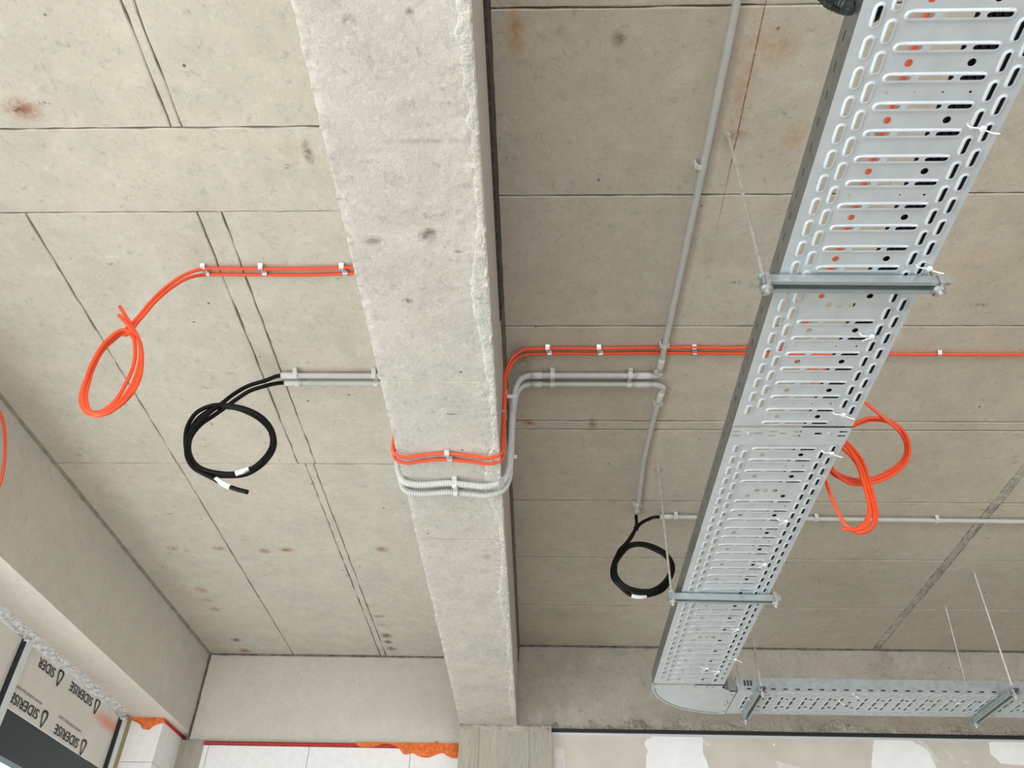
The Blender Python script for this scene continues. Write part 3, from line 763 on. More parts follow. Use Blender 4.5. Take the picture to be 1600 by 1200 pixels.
# joint plate under the first joint
b = MB(); lo, hi = 2.118, 2.205
zc = lambda u, v, w: (u, v, T-.0035-w)
segs = [(.612,.645,[(.630,-.012),(.630,.012)]), (.645,.69,[]), (.69,.72,[(.70,0)]), (.72,.762,[(.745,-.012),(.745,.014)]), (.762,.80,[(.778,0)]), (.80,.845,[(.822,-.012),(.822,.014)]),
        (.845,.905,[(.888,0)]), (.905,.945,[]), (.945,.987,[(.965,-.012),(.965,.014)])]
vm = 2.142
for ua, ub, hs in segs:
    if not hs: quad(b, zc, ua, ub, lo-.008, hi)
    elif len(hs) == 1: holed(b, zc, rect(ua,ub,lo-.008,hi), pill(hs[0][0], vm, .012, .0042, 3), 0)
    else:
        holed(b, zc, rect(ua,ub,lo-.008,vm), pill(hs[0][0], vm-.010, .013, .0035, 3), 0); holed(b, zc, rect(ua,ub,vm,hi), pill(hs[1][0], vm+.012, .013, .0035, 3), 0)
jp = tag(b.build('joint_plate', M_GAL), 'slotted joint plate bridging the two long tray lengths', 'joint plate')
def bolt(parent, x, y, z, r=.006, name='bolt'):
    b = MB(); b.prism(circ(0, 0, r, 10), lambda u, v, w: (x+u, y+v, z+w), -.004, .0); b.prism(circ(0, 0, r*.6, 6), lambda u, v, w: (x+u, y+v, z+w), -.008, -.004)
    return b.build(name, M_ZN, parent)
for x in (.668, .925): bolt(jp, x, vm, T-.0035)
# elbow: flat bottom, curved outer wall, small inner wall
tE = thing('cable_tray_elbow', (.80, 4.65, T), 'plain rounded galvanised elbow joining the long tray to the far cross tray', 'tray elbow')
b = MB(); b2 = MB(); cxE, cyE, RE = 1.075, 4.43, .463
arc = [(cxE-RE*math.cos(a)**.94*1.0 if False else cxE-RE*math.cos(a), cyE+RE*math.sin(a)) for a in [math.pi/2*i/28 for i in range(29)]]
inner = [(1.075, 4.52), (1.03, 4.512), (1.0, 4.485), (.987, 4.43)]
poly = arc+inner
def shrink(p, k=.0): return p
poly = [(.6135, 4.476)]+[p for p in arc if p[1] > 4.478 and p[0] < 1.034]+[(1.036, 4.8915), (1.036, 4.513), (1.03, 4.512), (1.0, 4.485), (.992, 4.476)]
n = len(poly); b.add([(x, y, T-.0015) for x, y in poly], [tuple(range(n))])
# pressed bead just inside the outer rim
bead = [(cxE-(RE-.012)*math.cos(a), cyE+(RE-.012)*math.sin(a), T-.002) for a in [math.pi/2*i/28 for i in range(29)]]
b.build('elbow_base', M_GAL, tE)
w = MB(); w.tube([(cxE-(RE+.001)*math.cos(a), cyE+(RE+.001)*math.sin(a), T-.001) for a in [math.pi/2*i/28 for i in range(29)]], .0035, 6); w.build('rim_bead', M_GAL, tE)
w = MB(); w.tube([(cxE-(RE-.011)*math.cos(a), cyE+(RE-.011)*math.sin(a), T-.0015) for a in [math.pi/2*i/28 for i in range(29)]], .0016, 6); w.build('rim_seam', M_GSK, tE)
w = MB(); vs = []
for x, y in arc: vs += [(x, y, T), (x, y, T+TH)]
w.add(vs, [(2*i, 2*i+2, 2*i+3, 2*i+1) for i in range(len(arc)-1)]); w.build('outer_rail', M_GALD, tE)
w = MB(); vs = []
for x, y in inner: vs += [(x, y, T), (x, y, T+TH)]
w.add(vs, [(2*i, 2*i+2, 2*i+3, 2*i+1) for i in range(3)]); w.build('inner_rail', M_GALD, tE)
# lap strips with little slots where the elbow meets the trays
def lap(tf, a0, a1, b0, b1, along):
    b = MB(); k = 11; du = (a1-a0)/k
    for i in range(k):
        u0 = a0+i*du; c = (u0+du/2, (b0+b1)/2)
        if i in (1,2,4,5,6,8,9): holed(b, tf, rect(u0,u0+du,b0,b1), pill(c[0], c[1]+(.004 if i%2 else -.004), .0095, .003, 3), 0)
        else: quad(b, tf, u0, u0+du, b0, b1)
    return b
lap(lambda u, v, w: (u, v, T-.003), .618, .985, 4.432, 4.475, 0).build('lap_strip', M_GAL, tE)
lap(lambda u, v, w: (v, u, T-.003), 4.525, 4.888, 1.035, 1.072, 0).build('lap_strip', M_GAL, tE)
for x, y in ((.70, 4.454), (.89, 4.454), (1.05, 4.6), (1.05, 4.8)): bolt(tE, x, y, T-.003, .005)
# cross tray along X
Y2 = 4.52
tf2 = lambda u, v, w: (v, Y2+(.987-u), T-w)
s2n = lambda v, z, o: (v, Y2-o, T+z); s2f = lambda v, z, o: (v, Y2+.375+o, T+z)
c3 = [at(1322,1104,2,T).x]; rb3 = seq(1.10, 4.05, 1.796, c3)
t3 = make_tray('perforated galvanised cable tray crossing along the far right wall', 1.078, 4.1, tf2, rb3, c3, item_fn(1.796+PIT/2), 1.14, 4.0, s2n, s2f, .013, 1.272, (2.5, 4.7, T), rail=M_GALC)
# joint slats on the cross tray's side near the elbow
b = MB()
for k in range(3): b.box((1.118+.017*k, Y2-.004, T+.028), (1.126+.017*k, Y2-.0005, T+.058))
b.build('joint_clip', M_GSK, t3)

# ------------------------------------------------------------------ hangers
def rod_part(name, p, q, r, parent, mat=None):
    b = MB(); n = max(2, int((Vector(p)-Vector(q)).length/.004)); P = [Vector(p).lerp(Vector(q), i/n) for i in range(n+1)]
    b.tube(P, r, 8, rf=lambda i: r*(1 if i%2 else .86)); return b.build(name, mat or M_ROD, parent)
def hexnut(x, y, z, r, h, parent, name='nut'):
    b = MB(); b.prism(circ(0,0,r,6), lambda u,v,w: (x+u,y+v,z+w), 0, h); b.prism(circ(0,0,r*1.35,14), lambda u,v,w: (x+u,y+v,z+w), h, h+.002); return b.build(name, M_ZN, parent)
def strut(p, q, parent, hgt=.026, wid=.041):
    """channel with its slot facing the floor, from p to q (top centre line)"""
    p = Vector(p); q = Vector(q); d = (q-p).normalized(); s = Vector((0,0,1)).cross(d).normalized()
    hw = wid/2; t = .0026; lip = .0105
    prof = [(-hw,0),(hw,0),(hw,-hgt),(hw-lip,-hgt),(hw-lip,-hgt+.006),(hw-lip+t,-hgt+.006),(hw-lip+t,-hgt+t),(hw-t,-hgt+t),(hw-t,-t),
            (-hw+t,-t),(-hw+t,-hgt+t),(-hw+lip-t,-hgt+t),(-hw+lip-t,-hgt+.006),(-hw+lip,-hgt+.006),(-hw+lip,-hgt),(-hw,-hgt)]
    b = MB(); n = len(prof)
    vs = [p+s*a+Vector((0,0,c)) for a, c in prof]+[q+s*a+Vector((0,0,c)) for a, c in prof]
    b.add(vs, [(i,(i+1)%n,n+(i+1)%n,n+i) for i in range(n)])
    # end faces as quads along the profile
    ends = [(0,1,8,9),(1,2,7,8),(2,3,6,7),(3,4,5,6),(0,9,10,15),(15,10,11,14),(14,11,12,13)]
    b.add(vs, ends+[tuple(n+i for i in e) for e in ends]); return b.build('strut_channel', M_STR, parent)
def hanger(a, c, tops, label, over=(.03,.03), zt=T-.005, plate=True):
    """a, c: rod positions; strut spans beyond them"""
    a = Vector((a[0], a[1], zt)); c = Vector((c[0], c[1], zt)); d = (c-a).normalized()
    t = thing('trapeze_hanger', tuple((a+c)/2), label, 'hanger')
    strut(a-d*over[0], c+d*over[1], t)
    for p, tp in ((a, tops[0]), (c, tops[1])):
        rod_part('threaded_rod', (p.x, p.y, zt-.050), (tp[0], tp[1], H-.002), .0058, t)
        hexnut(p.x, p.y, zt-.040, .0115, .010, t); hexnut(p.x, p.y, zt+.004, .0115, .010, t)
        b = MB(); b.prism(circ(0,0,.011,12), lambda u,v,w: (tp[0]+u, tp[1]+v, H+w), -.008, .0); b.prism(circ(0,0,.009,6), lambda u,v,w: (tp[0]+u, tp[1]+v, H+w), -.018, -.008); b.build('anchor_nut', M_ROD, t)
        if plate:
            b = MB(); s = Vector((0,0,1)).cross(d)
            for o in (-.0245, .0245):
                q = p+s*o; e1 = d*.006
                b.add([q-e1+Vector((0,0,.004)), q+e1+Vector((0,0,.004)), q+e1+Vector((0,0,-.032)), q-e1+Vector((0,0,-.032))], [(0,1,2,3)])
            q0 = p-s*.0245; q1 = p+s*.0245; e1 = d*.006; zv = Vector((0,0,-.032))
            b.add([q0-e1+zv, q0+e1+zv, q1+e1+zv, q1-e1+zv], [(0,1,2,3)]); b.build('window_bracket', M_ZN, t)
    return t
hanger((.578,1.472), (1.012,1.478), ((.576,1.472), (1.012,1.478)), 'nearest trapeze hanger, wide galvanised channel carrying the tray at upper right', (.012,.024))
hanger((.573,3.325), (1.012,3.335), ((.571,3.323), (1.012,3.335)), 'second trapeze hanger under the long tray, above the elbow', (.018,.02))
hanger((1.19,4.45), (1.19,4.915), ((1.19,4.45), (1.19,4.915)), 'trapeze hanger across the cross tray right beside the elbow', (.03,.03))
hanger((2.495,4.42), (2.495,4.915), ((2.489,4.375), (2.50,4.83)), 'trapeze hanger across the cross tray at the far right', (.03,.03))

# ------------------------------------------------------------------ cables in the tray
def tray_path(x, z):
    r = cxE-x; r = max(.05, r)
    P = [(x, -.85, z), (x, 1.0, z), (x, 2.5, z), (x, 3.8, z), (x, 4.43, z)]
    P += [(cxE-r*math.cos(a), 4.43+r*math.sin(a), z) for a in (math.pi/8, math.pi/4, 3*math.pi/8, math.pi/2)]
    P += [(1.5, 4.43+r, z), (2.6, 4.43+r, z), (4.0, 4.43+r, z)]
    return P
cxs = [(.845,0),(.862,0),(.879,0),(.896,0),(.913,0),(.930,0),(.947,0),(.964,0),(.8705,1),(.8875,1),(.9045,1),(.9215,1),(.9385,1),(.9555,1),(.972,1)]
for i, (x, lay) in enumerate(cxs):
    z = T+.0095+lay*.0145
    P = [(px+.0012*noise.noise(Vector((px*2+i, py*2, i))), py, pz) for px, py, pz in tray_path(x, z)]
    b = MB(); b.tube(spline(P, .08), .0082, 8)
    tag(b.build('power_cable', M_BLK, smooth=True), 'one of the black cables bunched inside the right side of the perforated trays', 'cable', 'black cables lying in the trays')

for i in range(9):  # extra cables added so the cross tray slots look dark
    y = 4.665+.024*i; z = T+.013
    b = MB(); b.tube(spline([(1.10+.01*i, y, z), (1.8, y+.001*math.sin(i), z), (2.8, y, z), (4.05, y, z)], .1), .0118, 8)
    tag(b.build('power_cable', M_BLK, smooth=True), 'one of the thick black cables added to darken the far cross tray slots', 'cable', 'thick black cables added in the cross tray')
# ------------------------------------------------------------------ cables and coils
def strands(centre, offs, radius, mat, specs, twist=2.2, seg=9, smooth=True):
    pass
def loop3(pts, Yf):
    """pixel trace carried onto vertical planes Y=Yf(t) at each point"""
    out = []
    n = len(pts)
    for i, p in enumerate(pts):
        y = p[2] if len(p) > 2 else Yf
        out.append(at(p[0], p[1], 1, y))
    return out
def cable(name, pts, r, mat, label, cat='cable', group=None, seg=9, step=.012):
    b = MB(); b.tube(spline(pts, step), r, seg)
    o = b.build(name, mat, smooth=True)
    return tag(o, label, cat, group)
RO = .0063
zo = H-.011
def wrapO(yc_r, yc_s, yc_l, out, tail, xr_end):
    """orange cable: right slab > beam side > soffit > far side of the beam > left slab > tail"""
    e = RO+.0015
    P = [(xr_end, yc_r, zo), (3.0, yc_r, zo+.002), (1.9, yc_r+.003, zo), (1.1, yc_r, zo), (.72, yc_r-.004, zo), (.47, yc_r-.004, zo+.002), (.2, yc_r-.001, zo), (.0, yc_r, zo), (-.07, yc_r+.006, zo-.004), (-.105, yc_r+.02, zo-.025),
         (BX1+out+.004, yc_r+.030, zo-.075), (BX1+out, yc_r+.022, zo-.2), (BX1+out, yc_r+.01, zo-.38), (BX1+out, (yc_r*.3+yc_s*.7), ZS+.05), (BX1+out*.7, yc_s+.004, ZS+.002), (BX1-.02, yc_s+.004, ZS-e-.006),
         (-.25, yc_s-.002, ZS-e-.003), (-.33, yc_s-.012, ZS-e-.001), (-.42, yc_s-.004, ZS-e-.004), (BX0+.02, yc_s+.004, ZS-e-.006), (BX0-.008, yc_s-.004, ZS-.004), (BX0-.012, yc_s-.02, ZS+.05),
         (BX0-.010, yc_s-.15, ZS+.3), (BX0-.012, yc_l+.03, zo-.06), (BX0-.04, yc_l+.0, zo-.006), (-.62, yc_l-.003, zo), (-.67, yc_l-.002, zo), (-.78, yc_l+.004, zo), (-.92, yc_l+.006, zo), (-1.05, yc_l+.004, zo), (-1.13, yc_l+.003, zo), (-1.18, yc_l+.002, zo), (-1.215, yc_l+.001, zo-.002)]
    return P+tail
# coil of the left pair, traced on a hanging plane near Y=2.0
cyL = 2.0
lead = [(287,432),(262,448),(238,470),(214,497),(190,520)]
turn_a = [(165,541),(143,573),(128,605),(125,630),(134,646),(153,651),(180,640),(206,617),(220,590),(223,562),(219,538),(209,519)]
turn_b = [(190,516),(168,531),(149,558),(136,590),(130,620),(138,641),(158,645),(183,630),(205,603),(216,573),(218,545),(211,522)]
turn_c = [(192,519),(172,536),(152,566),(139,598),(134,624),(143,640),(160,641),(181,626),(199,598),(211,570),(214,545),(208,522)]
def wob(pts, dx, dy, k, yy):
    out = []
    for i, p in enumerate(pts):
        a = i*.55+k
        out.append((p[0]+dx+1.6*math.sin(a), p[1]+dy+1.2*math.cos(a*1.1), yy+.012*math.sin(a*.9+k)))
    return out
tailA = loop3(wob(lead[:3], 0, -3, 0, cyL)+wob(lead[3:], 0, -1, 0, cyL+.01)+wob(turn_a, 0, 0, .3, cyL)+wob(turn_b, 0, 0, 1.7, cyL-.012)+[(203,505,cyL-.02),(195,492,cyL-.03),(187,479,cyL-.03)], cyL)
tailB = loop3(wob(lead[:3], 3, 4, 2, cyL+.012)+wob(lead[3:], 2, 4, 2, cyL+.02)+wob(turn_c, -4, 2, 3.1, cyL+.01)+wob(turn_b, 4, 3, 4.4, cyL-.008)+[(203,512,cyL-.025),(195,502,cyL-.035),(186,493,cyL-.035)], cyL)
yA, yB2 = at(900,545,2,zo).y, at(900,553,2,zo).y
sA, sB = at(700,712,2,ZS-.01).y, at(700,721,2,ZS-.01).y
lA, lB = at(430,418.5,2,zo).y, at(430,428,2,zo).y
cable('orange_cable', wrapO(yA, sA, lA, .010, tailA, 1.02)[4:] if False else [(1.04,yA+.10,zo-.003),(1.0,yA+.03,zo)]+wrapO(yA, sA, lA, .0095, tailA, 1)[4:], RO, M_ORG, 'orange cable of the clipped pair into the left coil, upper strand, ending behind the tray')
cable('orange_cable', wrapO(yB2, sB, lB, .0105, tailB, 4.4), RO, M_ORG, 'orange cable from the right picture edge round the beam to the left coil')
# orange cable running back over the near tray length, joining the pair
xo = at(1420,97,2,H-.01).x
cable('orange_cable', [(xo,-.6,zo),(xo,.5,zo),(xo,1.4,zo),(xo-.005,2.0,zo),(xo-.03,2.30,zo),(xo-.14,yA-.012,zo),(.75,yA-.016,zo-.001),(.45,yA-.0155,zo)][:6]+[(xo-.22,yA-.016,zo)], RO, M_ORG, 'orange cable on the ceiling glimpsed through the slots of the near tray')
# two hanging coils right of the tray
yq = 2.62
def coil(pts, name, label, r, mat, yy, seg=9): return cable(name, loop3(pts, yy), r, mat, label, seg=seg)
r1 = [(1285,572,2.47),(1318,600,2.52),(1352,629,2.58),(1383,655,2.60),(1408,677,2.62),(1418,700,2.62),(1412,722,2.62),(1392,738,2.62),(1362,750,2.62),(1330,752,2.62),(1303,742,2.62),(1288,722,2.62),(1290,698,2.62),(1308,679,2.62),(1335,665,2.63),(1362,657,2.63),(1388,660,2.63),(1408,678,2.63),(1416,700,2.63),(1409,720,2.63),(1390,735,2.63),(1360,748,2.63),(1330,748,2.63),(1306,738,2.63),(1292,722,2.63)]
coil(r1, 'orange_cable', 'orange cable hanging in the rounder coil right of the tray, partly hidden behind it', RO, M_ORG, yq)
r1b = [(1280,560,2.50),(1300,600,2.56),(1296,650,2.60),(1290,700,2.61),(1300,735,2.61),(1330,756,2.61),(1365,754,2.61),(1396,741,2.61),(1416,722,2.61),(1421,698,2.61),(1410,672,2.61),(1386,656,2.61),(1360,653,2.61),(1334,663,2.61),(1310,676,2.61),(1294,700,2.60),(1300,732,2.60)]
coil(r1b, 'orange_cable', 'second orange strand wound into the rounder coil right of the tray', RO, M_ORG, yq)
r2 = [(1270,560,2.50),(1285,620,2.54),(1302,672,2.55),(1322,695,2.55),(1340,718,2.55),(1352,748,2.55),(1361,780,2.55),(1366,805,2.55),(1360,824,2.55),(1343,832,2.55),(1324,822,2.55),(1308,797,2.55),(1295,765,2.55),(1287,736,2.55),(1288,705,2.55),(1302,690,2.555),(1318,694,2.54),(1336,718,2.54),(1347,748,2.54),(1356,780,2.54),(1359,805,2.54),(1350,823,2.54),(1335,828,2.54),(1316,826,2.53)]
coil(r2, 'orange_cable', 'orange cable in the drooping narrow coil, with the free end at its foot', RO, M_ORG, yq)
r2b = [(1262,560,2.52),(1276,620,2.55),(1296,668,2.56),(1325,693,2.56),(1345,716,2.56),(1357,748,2.56),(1365,778,2.56),(1370,803,2.56),(1365,822,2.56),(1350,832,2.56),(1334,831,2.56),(1340,826,2.545),(1352,815,2.545),(1358,795,2.545),(1354,770,2.545),(1348,748,2.545),(1337,722,2.545),(1318,702,2.545),(1300,690,2.56)]
coil(r2b, 'orange_cable', 'second orange strand wound into the drooping narrow coil right of the tray', RO, M_ORG, yq)
# orange cable at the left picture edge
cable('orange_cable', [(-2.30,2.40,H-.01),(-2.32,2.62,H-.10),at(2,650,0,-2.31),at(8,700,0,-2.31),at(5,735,0,-2.31),at(-3,765,0,-2.31),at(-20,800,0,-2.31),at(-60,790,0,-2.31),at(-80,730,0,-2.31),at(-60,670,0,-2.31)], RO, M_ORG, 'orange cable loop just entering at the left picture edge by the edge beam')

# grey conduits
RG = .0122; zg = H-.020
gyu, gyl = at(900,587,2,zg).y, at(900,600,2,zg).y
ghu, ghl = at(500,587,2,zg).y, at(500,598,2,zg).y
suu, sll = at(700,756.5,2,ZS-.018).y, at(700,770,2,ZS-.018).y
def corr(pts, r, parent, name='flexible_section', mat=None):
    P = spline(pts, .0042); mat = mat or M_FLX; b = MB(); b.tube(P, r, 12, rf=lambda i: r*(1.02 if i%2 else .89)); return b.build(name, mat or M_GRL, parent, False)
def pipe(pts, r, parent, name, mat=None, step=.02):
    b = MB(); b.tube(spline(pts, step), r, 14); return b.build(name, mat or M_GRY, parent, True)
def flexpath(yr, ys, yl, so):
    return [(-.030, yr, zg), (-.05, yr+.001, zg-.002), (-.078, yr+.008, zg-.014), (-.096, yr+.022, zg-.042), (BX1+.038, yr+.034, zg-.09), (BX1+.034, yr+.032, zg-.16), (BX1+.032, yr+.026, zg-.30), (BX1+.030, ys+.02, ZS+.12), (BX1+.026, ys+.012, ZS+.05), (BX1+.005, ys+.008, ZS+.0),
            (BX1-.045, ys+.006, ZS-.022), (-.26, ys+.002, ZS-.020), (-.335, ys-.006, ZS-.017), (-.40, ys-.0, ZS-.019), (-.455, ys, ZS-.021), (BX0+.005, ys-.008, ZS-.012), (BX0-.018, ys-.022, ZS+.035), (BX0-.022, ys-.03, ZS+.12), (BX0-.022, yl+.02, zg-.16), (BX0-.04, yl+.006, zg-.04), (BX0-.07, yl, zg-.004), (-.60, yl, zg)]
tu = thing('conduit_run', (.2, gyu, zg), 'upper grey conduit of the pair, ending in the long pipe rising to the top edge', 'conduit')
xe = at(440,588,2,zg).x; xc1 = at(998,588,2,zg).x
corr(flexpath(gyu, suu, ghu, 0), RG*1.02, tu)
pipe([(-.60, ghu, zg), (xe+.02, ghu, zg)], RG, tu, 'pipe'); pipe([(xe+.075, ghu, zg), (xe, ghu, zg)], RG*1.18, tu, 'coupling', M_GRL)
pipe([(-.035, gyu, zg), (xc1, gyu, zg)], RG, tu, 'pipe'); pipe([(-.035, gyu, zg), (.012, gyu, zg)], RG*1.18, tu, 'coupling', M_GRL)
xc = at(1018,588,2,zg).x; xp = at(1045,500,2,zg).x; xp0 = at(1140,60,2,zg).x
pipe([(xc-.065, gyu, zg), (xc, gyu, zg)], RG*1.2, tu, 'coupling', M_GRL)
yb1 = at(1042,577,2,zg).y
pipe([(xc-.01, gyu, zg), (xc+.012, gyu-.001, zg), (xc+.036, gyu-.009, zg), (xp-.014, gyu-.025, zg), (xp-.003, yb1, zg), (xp, yb1-.02, zg)], RG, tu, 'bend', step=.005)
pipe([(xp-.001, yb1, zg), (xp, at(1045,560,2,zg).y, zg)], RG*1.16, tu, 'coupling', M_GRL)
pipe([(xp, yb1-.01, zg), (xp0, 1.1, zg), (xp0+.006, .2, zg), (xp0+.006, -2.4, zg)], RG, tu, 'pipe')
tl = thing('conduit_run', (.2, gyl, zg), 'lower grey conduit of the pair, bending down to the black cable coil beside the tray', 'conduit')
corr(flexpath(gyl, sll, ghl, 0), RG*1.02, tl)
pipe([(-.60, ghl, zg), (xe+.02, ghl, zg)], RG, tl, 'pipe'); pipe([(xe+.079, ghl, zg), (xe+.004, ghl, zg)], RG*1.18, tl, 'coupling', M_GRL)
pipe([(-.035, gyl, zg), (xc1, gyl, zg)], RG, tl, 'pipe'); pipe([(-.035, gyl, zg), (.010, gyl, zg)], RG*1.18, tl, 'coupling', M_GRL)
pipe([(xc-.065, gyl, zg), (xc, gyl, zg)], RG*1.2, tl, 'coupling', M_GRL)
pA = at(1034,612,2,zg); pB = at(1028,630,2,zg); pC = at(996,798,2,zg)
pipe([(xc-.01, gyl, zg), (xc+.014, gyl+.001, zg), (xc+.034, gyl+.008, zg), (pA.x+.004, gyl+.028, zg), (pA.x, pA.y, zg), (pA.x-.004, pA.y+.02, zg)], RG, tl, 'bend', step=.005)
pipe([(pA.x, pA.y, zg), (pB.x, pB.y, zg)], RG*1.16, tl, 'coupling', M_GRL)
pm = at(1010,700,2,zg)
pipe([(pB.x, pB.y, zg), (pm.x, pm.y, zg), (pC.x, pC.y, zg)], RG*.96, tl, 'pipe')
pE = at(995.5,788,2,zg); pipe([(pE.x, pE.y-.02, zg), (pC.x, pC.y+.02, zg)], RG*1.1, tl, 'coupling', M_GRL)
tr = thing('conduit_run', (2, 3.75, zg), 'straight grey conduit on the ceiling passing behind the long tray to the right edge', 'conduit')
q0 = at(1032,807.5,2,zg); q1 = at(1600,815,2,zg)
pipe([(q0.x, q0.y, zg), (q1.x, q1.y, zg), (q1.x+2.2, q1.y+.02, zg)], RG*.95, tr, 'pipe'); pipe([(q0.x-.004, q0.y, zg), (q0.x+.06, q0.y, zg)], RG*1.1, tr, 'coupling', M_GRL)

# black cables and their coils
RB = .0088
def blackcoil(pts, label, tags, head=None):
    P = (head or [])+loop3(pts, 0)
    t = thing('black_cable', tuple(P[0]), label, 'cable'); SP = spline(P, .01)
    b = MB(); b.tube(SP, RB, 10); b.build('sheath', M_BLK, t, True)
    for pa, pb, pc, yy in tags:
        b = MB(); b.tube(spline([at(*pa,1,yy), at(*pb,1,yy), at(*pc,1,yy)], .006), RB*1.18, 10)
        tag(b.build('white_marker_sleeve', M_WHT, t, True), 'white marker sleeve')
    return t
yk = 2.58
hA = [Vector((xe+.03, ghu, zg)), Vector((xe-.01, ghu, zg-.001))]; hB = [Vector((xe+.03, ghl, zg)), Vector((xe-.01, ghl, zg-.001))]
blackcoil([(415,594.5,2.60),(388,603,2.60),(365,616,2.59),(347,630,2.58),(325,647,2.57),(303,668,2.57),(293,690,2.57),(292,712,2.57),(304,732,2.57),(327,742,2.57),(352,744,2.57),(385,741,2.57),(412,724,2.57),(428,700,2.57),(427,677,2.57),(413,655,2.57),(390,641,2.57),(362,634,2.575),(330,634,2.58),(308,644,2.58),(294,664,2.58),(290,690,2.58),(295,717,2.58),(311,736,2.565),(334,748,2.56),(350,757,2.56),(368,764,2.56),(387,769,2.56)],
          'black cable in the left hanging coil whose free end points down past the coil', [((337,748.5),(348,755.5),(360,761.5),2.56)], hA)
blackcoil([(415,603,2.605),(390,611,2.60),(368,625,2.60),(350,638,2.60),(333,650,2.60),(313,664,2.60),(298,684,2.60),(296,706,2.60),(306,726,2.60),(326,738,2.59),(352,741,2.59),(384,737,2.59),(410,719,2.59),(424,698,2.59),(424,678,2.59),(410,659,2.59),(388,645,2.59),(362,637,2.59),(336,638,2.59),(312,652,2.59),(298,672,2.585),(294,694,2.58),(299,716,2.575),(315,732,2.56),(341,739,2.555),(366,740,2.555),(388,734,2.555),(401,728,2.555),(412,720,2.555)],
          'black cable in the left hanging coil with a white sleeve lying on the coil bottom', [((368,740),(378,737),(389,733),2.555)], hB)
ym = pC.y-.03
blackcoil([(993,826,ym),(985,842,ym),(970,858,ym),(960,878,ym),(959,898,ym),(968,913,ym),(988,924,ym),(1012,927,ym),(1034,919,ym),(1048,903,ym),(1052,884,ym),(1043,867,ym),(1025,855,ym),(1003,849,ym),(984,851,ym+.01),(968,863,ym+.01),(958,882,ym+.01),(957,902,ym+.01),(970,918,ym+.01),(986,930,ym+.01),(1000,932,ym+.01),(1016,930,ym+.01),(1036,922,ym+.01),(1047,908,ym+.01)],
          'black cable of the coil beside the tray fed from the lower grey conduit', [((987,930.5),(998,932.5),(1010,931),ym+.01)], [Vector((pC.x,pC.y,zg)), Vector((pC.x-.002,pC.y+.04,zg-.002))])
blackcoil([(1014,811,ym+.02),(1001,818,ym),(992,829,ym-.01),(981,846,ym-.01),(966,863,ym-.02),(962,882,ym-.02),(963,899,ym-.02),(975,914,ym-.02),(996,922,ym-.02),(1018,922,ym-.02),(1036,911,ym-.02),(1046,896,ym-.02),(1048,882,ym-.02),(1038,868,ym-.02),(1022,859,ym-.02),(1002,852,ym-.02),(985,854,ym-.015),(970,868,ym-.015),(960,888,ym-.015),(963,907,ym-.015),(980,921,ym-.015),(1004,927,ym-.015),(1030,921,ym-.015)],
          'black cable of the coil beside the tray fed from the straight conduit behind it', [], [Vector((q0.x+.03,q0.y,zg)), Vector((q0.x-.01,q0.y,zg-.001))])
b = MB(); b.tube(spline([at(990,824,1,ym-.015), at(996,826,1,ym-.022), at(997,829,1,ym-.015)], .004), .003, 6); 
tag(b.build('cable_tie', M_BLK), 'black tie binding the two cables above the coil beside the tray', 'cable tie')
# black flexible bundle at the top edge beside the near tray
for k, (dx, dy, yy, rr) in enumerate(((0,0,.80,1),(9,4,.82,.8),(-8,-8,.78,.95),(14,-3,.84,1.0))):
    pts = [(1345+dx,-70+dy),(1300+dx,-62+dy),(1276+dx,-38+dy),(1281+dx,-12+dy),(1296+dx,5+dy*1.5),(1316+dx,12+dy*1.5),(1332+dx,16+dy),(1345,8),(1362,30)]
    P = [at(px, py, 1, yy-.05*max(0, 5-i)/5) for i, (px, py) in enumerate(pts[:-2])]
    P += [Vector((.63+.008*k, .80+.015*k, T+.10)), Vector((.655+.006*k, .77+.01*k, T+.05)), Vector((.665+.012*k, .66, T+.02+.012*k)), Vector((.67+.012*k, .3, T+.02+.012*k))]
    b = MB(); SP = spline(P, .0035); b.tube(SP, .0115*rr, 10, rf=lambda i, r=.0115*rr: r*(1 if i%2 else .88))
    lab = ['black ribbed conduit loop at the top edge beside the near tray, lowest of the bunch', 'black ribbed conduit loop at the top edge, the one tucked against the tray rail', 'black ribbed conduit loop at the top edge, leftmost of the bunch', 'black ribbed conduit loop at the top edge, rearmost of the bunch crossing the tray'][k]
    tag(b.build('ribbed_conduit', simple('black_ribbed_plastic', (.012,.02,.02), .4) if k == 0 else bpy.data.materials['black_ribbed_plastic'], smooth=False), lab, 'conduit')

